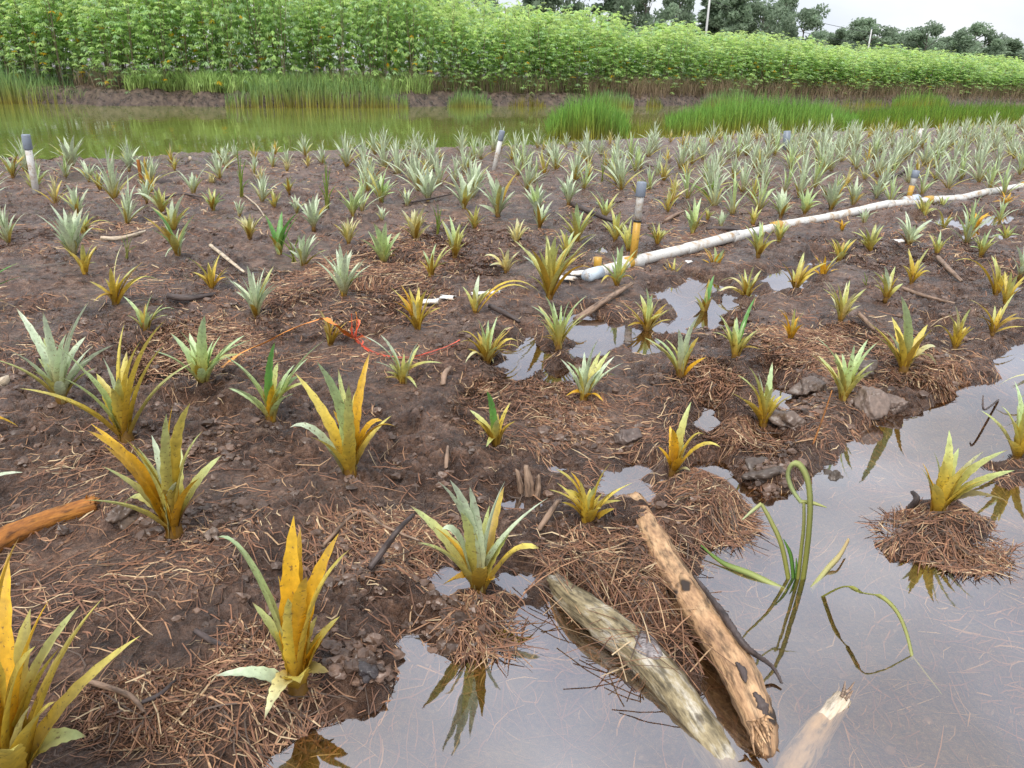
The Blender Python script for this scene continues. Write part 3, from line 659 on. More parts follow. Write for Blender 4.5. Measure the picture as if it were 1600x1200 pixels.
def far_label(zi, k, x, y):
    px, py = proj((x, y, .03)); kw = KIND_WORD[k]
    if zi == 0:
        c = ['straight beyond the capped riser', 'beyond the tall bladed green plant', 'in line with the small grey stake', 'beyond the leaning riser', 'in the dense corner at the right edge'][int(np.searchsorted([1020, 1160, 1290, 1440], px))]
        r = ['nearest the pipe', 'midway to the reeds', 'last before the reeds'][int(np.searchsorted([14.5, 18], y))]
        return f'{kw} pineapple plant {c}, {r}'
    if zi == 1: return f'{kw} pineapple plant in the middle rows ' + ('left of the leaning pond post' if px < 770 else 'right of the leaning pond post') + (', front part' if y < 11.5 else ', back part')
    if zi == 2: return f'{kw} pineapple plant near the pond ' + ['above the grass tufts', 'before the open water', 'beside the leaning pond post'][int(np.searchsorted([560, 730], px))] + (', nearer the water' if y > 14 else ', set further back')
    if zi == 3: return f'{kw} pineapple plant along the pond edge below the ' + ('round reed clump' if px < 1040 else 'long reed bed')
    if zi == 4: return f'{kw} pineapple plant in the left rows ' + ('near the pond post' if px < 160 else 'around the leaning silvery group' if px < 330 else 'around the dense pale plant') + (', nearer' if y < 8.5 else ', further')
    if zi == 5: return f'{kw} pineapple plant just behind the white pipe ' + ('near the capped riser' if px < 1180 else 'left of the leaning riser')
    return f'{kw} pineapple plant at the far right below the pipe ' + ('nearer the puddle' if y < 9 else 'touching the pipe')
def far_plants():
    rng = np.random.default_rng(77); pts_ = [(p[0], p[1]) for p in FOOT]; cand = []
    for zi, (poly, sp, kinds, size, label) in enumerate(ZONES):
        ps = np.array([gp(x, y, 0.03) for x, y in poly]); lo, hi = ps.min(0), ps.max(0)
        for _ in range(3200):
            x = lo[0] + rng.random() * (hi[0] - lo[0]); y = lo[1] + rng.random() * (hi[1] - lo[1])
            if y > float(yshore(np.array([x]))[0]) - .25: continue
            qx, qy = proj((x, y, .03))
            if not in_poly(qx, qy, poly) or (740 < qx < 806 and 258 < qy < 318) or (25 < qx < 80 and 290 < qy < 345): continue
            if any((x - a) ** 2 + (y - b) ** 2 < sp * sp for a, b in pts_): continue
            pts_.append((x, y)); cand.append((x, y, zi))
    cand.sort(key=lambda q: q[1]); rest = [[], [], [], 0]
    xs = np.array([c[0] for c in cand]); ysv = np.array([c[1] for c in cand]); zs = ground_h(xs, ysv)
    budget = 300 - len(ROWS)
    for n_, ((x, y, zi), z) in enumerate(zip(cand, zs)):
        poly, sp, kinds, size, label = ZONES[zi]
        k = kinds[rng.integers(len(kinds))]; s = .9 * size * (.75 + .45 * rng.random()); rot = rng.random() * 6.283
        vi = rng.integers(len(FARM[k]))
        if n_ < budget:
            label = ('' if .85 <= s / size / .9 <= 1.08 else 'small ' if s / size / .9 < .85 else 'tall ') + far_label(zi, k, x, y)
            o = obj('pineapple_plant', FARM[k][vi], None, (x, y, z - .01)); o.rotation_euler = ((rng.random() - .5) * .3, (rng.random() - .5) * .3, rot); o.scale = (s,) * 3
            tag(o, label, 'pineapple plant', label.replace('plant', 'plants', 1))
        else:
            v, f, c = FARV[k][vi]; cr, sr = math.cos(rot), math.sin(rot)
            R_ = np.array([[cr, -sr, 0], [sr, cr, 0], [0, 0, 1]])
            rest[0].append((v * s) @ R_.T + np.array([x, y, z - .01])); rest[2].append(c)
            rest[1].append(np.array(f) + rest[3]); rest[3] += len(v)
    print('far plants', len(cand), 'rest', max(0, len(cand) - budget))
    if rest[0]:
        o = obj('pineapple_planting', big_mesh('pineapple_planting', np.vstack(rest[0]), np.vstack(rest[1]), None, M_LEAF, np.vstack(rest[2]))); o['kind'] = 'stuff'
        o['label'] = 'distant silvery pineapple plants massed towards the reeds'
far_plants()

# ------------------------------------------------------------------ STRAW AND CLODS ON THE MUD
def straw():
    rng = np.random.default_rng(5); X, Y = [], []
    def add(x, y): X.append(x); Y.append(y)
    for y0, y1, n in ((1.15, 2.2, 10000), (2.2, 4, 17000), (4, 7.5, 18000), (7.5, 13, 11000)):
        y = y0 + (y1 - y0) * rng.random(n); x = (rng.random(n) * 2 - 1) * (.74 * y + .4)
        d = fbm(x * 1.3, y * 1.3, 4, 71); keep = rng.random(n) < .16 + .84 * sst(.44, .62, d) ; add(x[keep], y[keep])
    for cx, cy, rx, ry, h in MATW:
        n = int(4600 * min(1, rx * ry * 9)); a = rng.random(n) * 6.283; r = np.sqrt(rng.random(n)) * (.75 + .75 * vn(np.cos(a) * 1.7 + cx * 9, np.sin(a) * 1.7 + cy * 9, 44))
        x_, y_ = cx + rx * r * np.cos(a), cy + ry * r * np.sin(a); k = rng.random(n) < .25 + .9 * sst(.35, .6, fbm(x_ * 6, y_ * 6, 2, 45)); add(x_[k], y_[k])
    n0 = sum(len(q) for q in X); n = 10000; y = 1.0 + 3.2 * rng.random(n) ** 1.4; x = -.5 + rng.random(n) * 3.8; k = water_sd(x, y) > .03; add(x[k], y[k])   # straw sunk in the floodwater
    x, y = np.concatenate(X), np.concatenate(Y); n = len(x); sunk = np.arange(n) >= n0
    mh = mat_h(x, y); inm = np.clip(mh / .02, 0, 1)
    ln = (.04 + .13 * rng.random(n) ** 2) * np.where(sunk, 1.5, 1) * np.where(inm > .3, 1.15, .95)
    an = 6.283 * fbm(x * .9, y * .9, 2, 81) * 2 + rng.normal(0, 1, n) * (.8 + 1.6 * inm)
    wd = (.0011 + .0013 * rng.random(n)) * np.clip(y / 3.2, .9, 3.2); bend = rng.normal(0, .5, n)
    V = np.zeros((n, 4, 2, 3))
    lift = np.maximum(mh * .7, .008 * inm) * rng.random(n) ** 1.5 + .003 * inm
    for i, t in enumerate((-.5, -.17, .17, .5)):
        a = an + bend * t; cx = x + np.cos(a) * ln * t; cy = y + np.sin(a) * ln * t
        gh = ground_h(cx, cy); cz = np.where((inm > .1) & (y < 3.2), np.maximum(gh, ZW), gh) + .003 + lift + .004 * rng.random(n) + (.012 * rng.random(n) * (rng.random(n) < .15)) * (i in (0, 3))
        nx, ny = -np.sin(a), np.cos(a); ww = wd * (1 if i in (1, 2) else .5)
        for j, sg in enumerate((-1, 1)):
            V[:, i, j, 0] = cx + sg * nx * ww; V[:, i, j, 1] = cy + sg * ny * ww; V[:, i, j, 2] = cz + sg * ww * .5
    # long straws hanging over the two logs
    for px, py, dx, dy, m_ in ((1000, 970, 60, 50, 60), (1030, 860, 60, 50, 70), (930, 890, 90, 30, 80), (1080, 1000, 25, 50, 16)):
        for _ in range(m_):
            k = rng.integers(n); c0 = gp(px + rng.normal(0, dx * .5), py + rng.normal(0, dy * .5), .07); a = rng.normal(2.2, .7) ; l_ = .10 + .20 * rng.random(); z0 = .04 + .045 * rng.random(); sl_ = rng.normal(0, .12)
            for i, t in enumerate((-.5, -.17, .17, .5)):
                for j, sg in enumerate((-1, 1)):
                    V[k, i, j] = (c0[0] + math.cos(a) * l_ * t - sg * math.sin(a) * .0016, c0[1] + math.sin(a) * l_ * t + sg * math.cos(a) * .0016, z0 + sl_ * l_ * t - .25 * l_ * t * t + sg * .0005)
    pal = np.array([(.13, .064, .038), (.22, .105, .058), (.31, .165, .088), (.40, .255, .14), (.10, .068, .05), (.50, .37, .22)])
    sc_ = np.where(sunk, 1.15, 1.0)[:, None]; pw = rng.choice(6, n, p=[.27, .27, .17, .09, .15, .05]); c = np.minimum(pal[pw] * (.75 + .5 * rng.random((n, 1))) * sc_, .8)
    C = np.repeat(c, 8, 0); b = (np.arange(n) * 8)[:, None]
    q = np.concatenate([b + np.array([[2 * i, 2 * i + 1, 2 * i + 3, 2 * i + 2]]) for i in range(3)])
    o = obj('straw', big_mesh('straw', V.reshape(-1, 3), q, None, M_STRAW, C)); o['kind'] = 'stuff'; o['label'] = 'reddish brown straw littering the wet mud'
straw()
import bmesh
def ico(sub):
    bm = bmesh.new(); bmesh.ops.create_icosphere(bm, subdivisions=sub, radius=1); bm.verts.ensure_lookup_table()
    v = np.array([q.co[:] for q in bm.verts]); f = np.array([[a.index for a in p.verts] for p in bm.faces]); bm.free(); return v, f
IC2 = ico(2); IC3 = ico(3); IC4 = ico(5)
def lump(v, seed, amp=.35):
    rng = np.random.default_rng(seed); d = np.zeros(len(v))
    for _ in range(5):
        k = rng.normal(0, 1.6, 3); d += np.sin(v @ k * 1.7 + rng.random() * 6) * .22
    for _ in range(6):
        nrm = rng.normal(0, 1, 3); nrm /= np.linalg.norm(nrm); d = np.minimum(d, (.72 + .2 * rng.random()) / np.maximum(v @ nrm, .2) - 1)
    return v * (1 + amp * d)[:, None]
def clods():
    rng = np.random.default_rng(6); protos = [lump(IC2[0], i, .75) for i in range(8)]
    for i_, p_ in enumerate(protos): p_ += np.random.default_rng(i_).normal(0, .10, p_.shape)
    X = []
    for y0, y1, n in ((1.2, 2.4, 800), (2.4, 4.5, 1500), (4.5, 8, 1200)):
        y = y0 + (y1 - y0) * rng.random(n); x = (rng.random(n) * 2 - 1) * (.74 * y + .3)
        k = rng.random(n) < sst(.42, .62, fbm(x * 1.7, y * 1.7, 2, 21)); X.append(np.stack([x[k], y[k]], 1))
    for cx, cy, n, s in ((1280, 630, 170, 60), (560, 1050, 160, 45), (900, 675, 130, 70), (1130, 520, 90, 60), (250, 840, 60, 50), (1200, 740, 110, 50), (350, 830, 90, 70), (560, 900, 110, 60), (700, 980, 60, 50), (1420, 570, 70, 60), (330, 720, 80, 70)):
        for _ in range(n):
            p = gp(cx + rng.normal(0, s * .55), cy + rng.normal(0, s * .33), 0); X.append(np.array([[p[0], p[1]]]))
    P = np.concatenate(X); z, sd = ground_h(P[:, 0], P[:, 1], True); V, F, C = [], [], []; o = 0
    for (x, y), zz in zip(P, z):
        r = .0045 + .017 * rng.random() ** 3 + .0010 * y; v = protos[rng.integers(8)] @ np.array(Matrix.Rotation(rng.random() * 6.3, 3, 'Z') @ Matrix.Rotation(rng.random() * 6.3, 3, 'X'))
        V.append(v * r * np.array([1.1, 1, .8]) + np.array([x, y, zz + r * .05])); F.append(IC2[1] + o); o += len(v)
        g = .55 + 1.0 * rng.random(); C.append(np.tile([[.115 * g, .070 * g, .048 * g]], (len(v), 1)))
    b = obj('mud_crumbs', big_mesh('mud_crumbs', np.vstack(V), None, np.vstack(F), M_CLOD, np.vstack(C), False)); b['kind'] = 'stuff'; b['label'] = 'loose crumbs of dark mud'
clods()
for i, (px, py, r, ar, label, tone) in enumerate([
        (1358, 634, 26, 1.1, 'large pale grey mud clod at the brink of the floodwater', (.20, .145, .115)),
        (1392, 636, 22, .9, 'grey broken clod touching the right side of the large pale one', (.17, .12, .095)),
        (1302, 752, 17, 1.0, 'lone dark clod standing in the floodwater off the mud spit', (.07, .05, .035)),
        (1262, 612, 26, .8, 'grey brown clod at the foot of the mud bank left of the pale pair', (.13, .09, .068)),
        (1232, 665, 30, .6, 'flat slab of mud near the long straw leaning on the mud bank', (.15, .105, .08)),
        (1190, 745, 36, .55, 'broad dark clod at the tip of the mud spit', (.09, .065, .05)),
        (575, 1052, 22, .9, 'black rounded clod beside the golden plant at the water edge', (.055, .045, .045)),
        (553, 1078, 17, .8, 'small black clod just left below the rounded black one', (.05, .042, .045)),
        (196, 812, 26, .9, 'dark clod tucked under the low leaf of the fan shaped plant', (.12, .082, .06)),
        (330, 838, 14, .8, 'small grey clod on the bare mud below the fan shaped plant', (.18, .13, .10)),
        (975, 690, 22, .8, 'brown clod on the bare mud above the round puddle', (.12, .085, .07)),
        (1345, 586, 24, .7, 'dark brown clod behind the large pale one', (.10, .075, .06))]):
    p = pt(px, py); R_ = .8 * r / pxm(p); v = lump(IC4[0], 200 + i, .8)
    v = v * (1 + .28 * (fbm(v[:, 0] * 3 + v[:, 2] * 1.7, v[:, 1] * 3 - v[:, 2] * 2.1, 4, 800 + i, .6) - .5) + .10 * (worley(v[:, 0] * 5 + v[:, 2] * 2, v[:, 1] * 5 - v[:, 2] * 3, 820 + i)[2] - .5))[:, None]
    o = obj('mud_clod', mesh('mud_clod', v * R_ * np.array([1.15, 1, ar]), [tuple(q) for q in IC4[1].tolist()], M_CLOD, np.tile([tone], (len(v), 1))), None, (p[0], p[1], p[2] + R_ * ar * .35))
    o.rotation_euler = (0, 0, i * 1.3); tag(o, label, 'mud clod')

# ------------------------------------------------------------------ LOGS AND STICKS
def wood_mat(name, c1, c2, c3, scale=(9, 9, 1.2), holes=None):
    m, t, o = mat_new(name); g = G(t)
    uvv = g.attr('Grain').outputs['Vector']
    n1 = g.noise(9, 8, .72, uvv, (2.4, 2.4, .8)); n2 = g.noise(40, 4, .6, uvv, (1, 3.2, .4))
    c = g.ramp(n1, (.3, c1), (.5, c2), (.68, c3)); c = g.mix(1.0, c, g.ramp(n2, (.36, (.38,) * 3), (.5, (1.0,) * 3), (.7, (1.3,) * 3)), 'MULTIPLY')
    h = n2
    if holes:
        n3 = g.noise(5.0, 3, .5, uvv, (1.6, 1.6, 1)); k = g.ramp(n3, (holes, (0,) * 3), (holes + .025, (1,) * 3)); c = g.mix(k, c, (.035, .022, .015)); h = g.math('SUBTRACT', n2, g.math('MULTIPLY', k, 2.0))
    b = g.pbsdf(c, .55, .4, g.bump(h, .7, .006)); g.l(b.outputs[0], o.inputs[0]); return m
W_GREY = wood_mat('grey_wood', (.05, .038, .026), (.28, .225, .125), (.56, .52, .45), holes=.61)
W_KNOT = wood_mat('knot_wood', (.10, .085, .085), (.24, .21, .21), (.40, .37, .36))
W_TAN = wood_mat('tan_wood', (.13, .07, .04), (.42, .25, .13), (.60, .40, .22), holes=.585)
W_ORANGE = wood_mat('orange_wood', (.14, .045, .012), (.32, .12, .02), (.46, .20, .03))
W_DARK = wood_mat('dark_wood', (.03, .022, .02), (.075, .055, .05), (.13, .09, .068))
W_STICK = wood_mat('stick_wood', (.12, .075, .05), (.26, .17, .115), (.38, .28, .20))
W_PALE = wood_mat('pale_wood', (.35, .26, .17), (.52, .42, .30), (.60, .52, .42))
def log_mesh(name, pts, rad, mat, n=14, bump=.18, seed=0, rough_end=0, seg=None):
    P = smooth_line(pts, seg or max(8, len(pts) * 5)); R = np.interp(np.linspace(0, 1, len(P)), np.linspace(0, 1, len(rad)), rad)
    V, f = tube(P, R, n, True, bump, seed, rough_end); me = mesh(name, V, f, mat)
    a = me.attributes.new('Grain', 'FLOAT_VECTOR', 'POINT'); L_ = np.concatenate([[0], np.cumsum(np.linalg.norm(np.diff(P, axis=0), axis=1))])
    g = np.zeros((len(V), 3)); an = np.tile(np.linspace(0, 2 * math.pi, n, endpoint=False), len(P)); rr = float(np.mean(R))
    g[:, 0] = np.cos(an) * rr; g[:, 1] = np.sin(an) * rr; g[:, 2] = np.repeat(L_, n); a.data.foreach_set('vector', g.astype(np.float32).ravel()); return me
def splinters(name, tip, dirv, r, n, mat, seed, parent, ln=.06):
    """ragged fibres standing out of a broken end, one mesh"""
    rng = np.random.default_rng(seed); V, F, o = [], [], 0; d = np.array(dirv) / np.linalg.norm(dirv)
    s = np.cross(d, (0, 0, 1)); s /= np.linalg.norm(s); u = np.cross(s, d)
    for _ in range(n):
        a = rng.random() * 6.283; q = r * math.sqrt(rng.random()) * .95; b = tip + (s * math.cos(a) + u * math.sin(a)) * q - d * .02
        e_ = b + d * ln * (.15 + 1.0 * rng.random()) + rng.normal(0, .012, 3)
        v, f = tube([b, (b + e_) / 2 + rng.normal(0, .002, 3), e_], [.005, .004, .001], 4, False); V.append(v); F += [tuple(i + o for i in q_) for q_ in f]; o += len(v)
    me = mesh(name, np.vstack(V), F, mat); a = me.attributes.new('Grain', 'FLOAT_VECTOR', 'POINT'); a.data.foreach_set('vector', np.vstack(V).astype(np.float32).ravel()); obj(name, me, parent)
def zl(px, py, z): return gp(px, py, z)
# the grey log, its lower end under water
t = thing('log', 'grey and yellow bark stripped log sliding under the floodwater', 'log', (0, 0, 0))
P = [zl(862, 905, -.02), zl(890, 932, .015), zl(935, 966, .024), zl(985, 1004, .012), zl(1040, 1064, -.008), zl(1085, 1127, -.034), zl(1130, 1195, -.06), zl(1165, 1260, -.10)]
obj('log_trunk', log_mesh('log_trunk', P, [.026, .042, .048, .049, .049, .047, .04], W_GREY, 20, .22, 3), t)
k_ = zl(1012, 1012, .040); kv = lump(IC3[0], 71, .5) * np.array([.034, .055, .020]); ka = math.atan2(*(zl(1040, 1062, 0) - zl(985, 1002, 0))[[1, 0]]) - math.pi / 2
kv = kv @ np.array(Matrix.Rotation(-ka, 3, 'Z')) + k_
kn = mesh('knot', kv, [tuple(q) for q in IC3[1].tolist()], W_KNOT); ka_ = kn.attributes.new('Grain', 'FLOAT_VECTOR', 'POINT'); ka_.data.foreach_set('vector', (kv * 2).astype(np.float32).ravel()); obj('knot', kn, t)
# the tan log with its splintered end
t = thing('log', 'tan barked log with dark holes and a shaggy broken end in the water', 'log', (0, 0, 0))
P = [zl(992, 782, -.03), zl(1012, 820, .035), zl(1042, 880, .05), zl(1078, 935, .05), zl(1112, 985, .045), zl(1150, 1045, .04), zl(1180, 1110, .02), zl(1195, 1150, -.005), zl(1203, 1188, -.04)]
obj('log_trunk', log_mesh('log_trunk', P, [.036, .041, .044, .045, .048, .044, .034, .014], W_TAN, 20, .24, 5, .03), t)
for i_, (a_, b_, r_) in enumerate((((1150, 1035, .080), (1165, 1066, .076), .009), ((1178, 1082, .065), (1197, 1128, .03), .014))):
    obj('bark_flake', log_mesh('bark_flake', [zl(*a_), (zl(*a_) + zl(*b_)) / 2 + (.004, 0, .002), zl(*b_)], [r_ * .3, r_, r_ * .2], W_DARK, 7, .7, 60 + i_), t)
splinters('splinters', zl(1190, 1140, .02), zl(1205, 1190, -.02) - zl(1180, 1110, .035), .030, 38, W_TAN, 6, t, .07)
P = smooth_line([zl(1085, 900, .10), zl(1130, 960, .10), zl(1165, 1010, .08), zl(1205, 1040, .015), zl(1222, 1068, -.01)], 16)
obj('bark_strip', log_mesh('bark_strip', P, [.004, .010, .009, .005, .003], W_DARK, 6, .5, 7), t)
# orange log, left
t = thing('log', 'orange brown peeled log with a frayed right end at the left edge', 'log', (0, 0, 0))
P = [zl(-60, 895, .04), zl(0, 848, .045), zl(60, 820, .05), zl(110, 802, .05), zl(148, 790, .05)]
obj('log_trunk', log_mesh('log_trunk', P, [.046, .044, .038, .036, .034], W_ORANGE, 16, .14, 8, .012), t)
splinters('splinters', zl(148, 790, .05), zl(160, 786, .05) - zl(110, 802, .05), .033, 60, W_ORANGE, 9, t, .03)
# submerged log end
t = thing('log', 'pale log end just breaking the water surface at the bottom right', 'log', (0, 0, 0))
P = [zl(1318, 1090, -.018), zl(1295, 1120, -.042), zl(1255, 1175, -.07), zl(1220, 1240, -.09)]
obj('log_trunk', log_mesh('log_trunk', P, [.022, .030, .04, .046], W_PALE, 12, .2, 10), t)
splinters('splinters', zl(1320, 1088, -.014), zl(1330, 1076, -.008) - zl(1295, 1120, -.03), .02, 22, W_STICK, 11, t, .035)
# weathered stump splinters above the round puddle
t = thing('wood_stump', 'weathered split stump standing upright in the middle of the mud', 'stump', (0, 0, 0))
for i, (bx, tx, ty, r) in enumerate([(815, 808, 735, .016), (828, 822, 728, .02), (838, 842, 742, .013)]):
    b = pt(bx, 773, -.03); e_ = at_y(tx, ty, b[1] + .03); obj('splinter', log_mesh('splinter', [b, (b + e_) / 2 + (.004, 0, 0), e_], [r, r * .9, r * .45], W_STICK, 8, .4, 20 + i, .02), t)
STICKS = [  # points x,y,height | radius | material | label
    ([(578, 888, .02), (600, 858, .07), (622, 828, .12), (645, 805, .14)], .011, W_DARK, 'dark bent stick with an amber foot leaning out of bare mud beside the pale plant'),
    ([(900, 500, .02), (945, 470, .045), (988, 443, .06)], .020, W_STICK, 'thick brown stick slanting up right beside the bright middle puddle'),
    ([(842, 828, .02), (856, 806, .05), (872, 783, .08)], .010, W_STICK, 'short brown stick leaning beside the squat yellow plant'),
    ([(328, 383, .03), (352, 402, .035), (382, 426, .03)], .014, W_PALE, 'split pale stick pointing at the tall bushy silver plant'),
    ([(262, 463, .02), (295, 466, .03), (335, 460, .03)], .022, W_DARK, 'dark weathered branch lying on the straw below the yellow plants at left'),
    ([(158, 372, .02), (190, 372, .03), (232, 360, .03)], .018, W_PALE, 'pale dry stem lying right of the large silvery plant'),
    ([(255, 310, .02), (285, 303, .03), (320, 309, .03)], .014, W_DARK, 'thin dark stick lying near the sparse silvery plant at left'),
    ([(895, 318, .02), (920, 330, .04), (958, 345, .02)], .030, W_DARK, 'dark sunken branch behind the capped riser'),
    ([(1040, 345, .02), (1055, 336, .04), (1070, 330, .05)], .018, W_STICK, 'short brown branch stub right of the capped riser'),
    ([(1105, 358, .02), (1135, 357, .03), (1165, 360, .02)], .022, W_DARK, 'dark log piece lying just behind the pipe'),
    ([(1465, 402, .04), (1482, 420, .04), (1503, 440, .02)], .018, W_STICK, 'fallen twig slanting down right below the slender plant'),
    ([(1410, 450, .02), (1450, 464, .03), (1492, 474, .02)], .014, W_STICK, 'long thin stick lying right of the broad pale plant'),
    ([(1343, 492, .04), (1352, 500, .04), (1366, 515, .02)], .016, W_STICK, 'stubby stick beside the cream green fan plant'),
    ([(692, 602, .01), (695, 585, .035), (704, 574, .04)], .015, W_STICK, 'short curved stick below the end of the red string'),
    ([(697, 732, .01), (698, 715, .03), (700, 698, .03)], .009, W_STICK, 'small upright twig on the bare mud left of the centre'),
    ([(505, 852, .02), (560, 800, .02), (600, 822, .02), (655, 845, .03)], .006, W_STICK, 'thin wiry stalk curving across the mud behind the dark bent stick'),
    ([(1420, 795, .0), (1432, 780, .05), (1425, 768, .06)], .012, W_DARK, 'black broken stub at the left of the straw island'),
    ([(1560, 625, .02), (1538, 640, .10), (1536, 618, .14)], .005, W_DARK, 'thin black curled twig beside the golden plant at right edge'),
    ([(765, 478, .02), (790, 490, .03), (812, 503, .01)], .018, W_DARK, 'dark stick under the collapsed broad leaved plant'),
    ([(630, 318, .03), (665, 312, .04), (705, 303, .05)], .012, W_DARK, 'thin dark stick lying right of the silver fan plant'),
    ([(548, 238, .02), (562, 228, .03), (575, 234, .02)], .02, W_DARK, 'dark branch on the pond edge in the middle'),
    ([(1375, 282, .02), (1400, 274, .05), (1420, 262, .05)], .03, W_DARK, 'dark bent branch lying in the dense silvery rows'),
    ([(140, 1065, .01), (200, 1085, .015), (225, 1112, .01)], .007, W_STICK, 'flat brown reed lying on the mud beside the corner plant'),
    ([(222, 1098, .01), (250, 1085, .015), (275, 1062, .01)], .006, W_DARK, 'dark thin twig crossing the flat reed near the corner'),
    ([(305, 985, .012), (335, 1003, .015), (360, 1010, .01)], .008, W_DARK, 'grey curled leaf blade lying on the mud left of the golden plant'),
    ([(0, 600, .02), (6, 596, .03), (12, 590, .03)], .025, W_PALE, 'pale cut stick end at the left edge of the photo'),
    ([(1270, 695, .0), (1285, 655, .10), (1300, 610, .22)], .0035, W_ORANGE, 'long orange straw leaning against the spreading plant on the mud bank'),
    ([(410, 565, .03), (450, 560, .03), (530, 540, .03)], .005, W_STICK, 'thin straw stalk lying under the orange strip'),
    ([(375, 300, .02), (400, 320, .03), (413, 338, .02)], .008, W_PALE, 'thin dry stem leaning beside the dense pale plant'),
    ([(510, 700, .0), (507, 690, .0), (1, 1, 0)], 0, None, ''),
]
for i, (pp, r, m, label) in enumerate(STICKS):
    if not r: continue
    P = [pt(x, y, 0) if z < .05 else None for x, y, z in pp]
    b = pt(pp[0][0], pp[0][1]); Q = []
    for x, y, z in pp: Q.append(gp(x, y, max(gz(*gp(x, y, b[2])[:2]), -.02) * .6 + b[2] * .4 + z))
    o = obj('stick', log_mesh('stick', np.array(Q) - b, [r, r, r * .6], m, 8, .3, 40 + i, r * 1.2)); o.location = b
    tag(o, label, 'stick')
o = obj('dry_stalk', log_mesh('dry_stalk', [pt(298, 252, .03), pt(285, 240, .12), pt(268, 228, .16)], [.03, .035, .01], W_PALE, 6, .4, 90)); tag(o, 'thick dry white stalk lying among the plants on the pond edge', 'dry stalk')
o = obj('wooden_stake', log_mesh('wooden_stake', [pt(222, 290, -.05), pt(222, 290, .12), pt(222, 290, .30)], [.02, .02, .018], W_ORANGE, 6, .2, 91)); tag(o, 'short orange stake standing beside the spreading silvery plant', 'stake')

# ------------------------------------------------------------------ PIPE, RISERS, POSTS
def plastic(name, c, stain=True):
    m, t_, o = mat_new(name); g = G(t_); n1 = g.noise(9, 5, .65); n2 = g.noise(60, 3, .6)
    cc = g.mix(g.ramp(n1, (.50, (0,) * 3), (.66, (1,) * 3)) if stain else 0.0, c, (.38, .25, .13)); cc = g.mix(g.ramp(n2, (.60, (0,) * 3), (.72, (.8,) * 3)), cc, (.12, .085, .06))
    b = g.pbsdf(cc, .42, .45, g.bump(n2, .1, .003)); g.l(b.outputs[0], o.inputs[0]); return m
M_PVC = plastic('white_plastic', (.66, .645, .61)); M_CAP = plastic('grey_plastic', (.20, .23, .28), False); M_BLUE = plastic('blue_plastic', (.60, .70, .80), True)
M_AMBER = plastic('iron_stained_plastic', (.52, .30, .045), False); M_BLACK = plastic('black_plastic', (.02, .02, .022), False)
def rod(name, P, R, mat, parent=None, n=14, loc=(0, 0, 0)):
    V, f = tube(P, R, n); o = obj(name, mesh(name, V, f, mat), parent, loc)
    return o
pipe = thing('water_pipe', 'long jointed white plastic pipe lying across the field with two capped risers', 'pipe', (0, 0, 0))
PR = .047
J = [(926, 428), (985, 407), (1080, 386), (1150, 371), (1213, 354), (1300, 337), (1388, 322), (1452, 311), (1500, 307), (1545, 298), (1602, 288), (1680, 276)]
JP = [gp(x, y, .075) for x, y in J]
JP = [np.array([p[0], p[1], max(.045, gz(p[0], p[1]) + .03)]) for p in JP]
for i in range(len(JP) - 1):
    a, b = JP[i], JP[i + 1]; d = (b - a) / np.linalg.norm(b - a); jit = np.array([0, 0, .012 * ((i * 7) % 3 - 1)])
    k = max(4, int(np.linalg.norm(b - a) / .09)); Q = np.linspace(a + d * .012, b - d * .012 + jit, k); s_ = rod('pipe_section', Q, PR * np.where(np.arange(k) % 4 == 3, .97, 1.0), M_PVC, pipe, 18)
    rod('pipe_joint', [b - d * .075, b - d * .07, b + d * .07, b + d * .075], [PR * 1.04, PR * 1.10, PR * 1.10, PR * 1.04], M_PVC if i % 3 else M_AMBER, pipe, 18)
d = (JP[0] - JP[1]) / np.linalg.norm(JP[0] - JP[1]); rod('pipe_end', [JP[0] - d * .1, JP[0], JP[0] + d * .08], [PR * 1.02, PR * 1.06, PR * 1.04], M_BLUE, pipe, 18)
q0 = gp(1412, 317, .075); q1 = gp(1432, 313.5, .075); z_ = JP[6][2]; rod('blue_sleeve', [(q0[0], q0[1], z_ + .005), (q1[0], q1[1], z_ + .008)], PR * 1.19, M_BLUE, pipe, 18)
def riser(parent, base, top, r, capf=.19, stain=.5, tie=True, amber=M_AMBER):
    base, top = np.array(base), np.array(top); u = top - base
    rod('riser', [base, base + u * stain * .5, base + u * stain], [r, r, r], amber, parent, 12)
    s = rod('riser', [base + u * stain, base + u * .8, base + u * .985], [r, r, r], M_PVC, parent, 12)
    c0 = 1 - capf; rod('cap', [base + u * c0, base + u * (c0 + .01), base + u * .985, base + u], [r * 1.15, r * 1.3, r * 1.3, r * 1.1], M_CAP, parent, 12)
    if tie: rod('wire_tie', [base + u * (stain - .012), base + u * (stain + .012)], [r * 1.12, r * 1.12], M_BLACK, parent, 10)
b = JP[1] + np.array([.02, 0, .03]); riser(pipe, b, at_y(1003, 284, b[1] + .02), .030)
b = gp(1419, 312, .1); b[2] = JP[6][2] + .03; riser(pipe, b, at_y(1432, 266, b[1] + .03), .032, .28, .45, False)
b = JP[0] * .75 + JP[1] * .25 + np.array([-.03, .09, .0]); rod('riser', [b + (0, 0, -.04), b + (0, 0, .05), b + (0, 0, .085)], [.032, .03, .03], M_AMBER, pipe, 12)
rod('pipe_band', [JP[1] + (-.1, -.03, .0), JP[1] + (.1, .035, .0)], [PR * 1.1, PR * 1.1], M_PVC, pipe, 18)
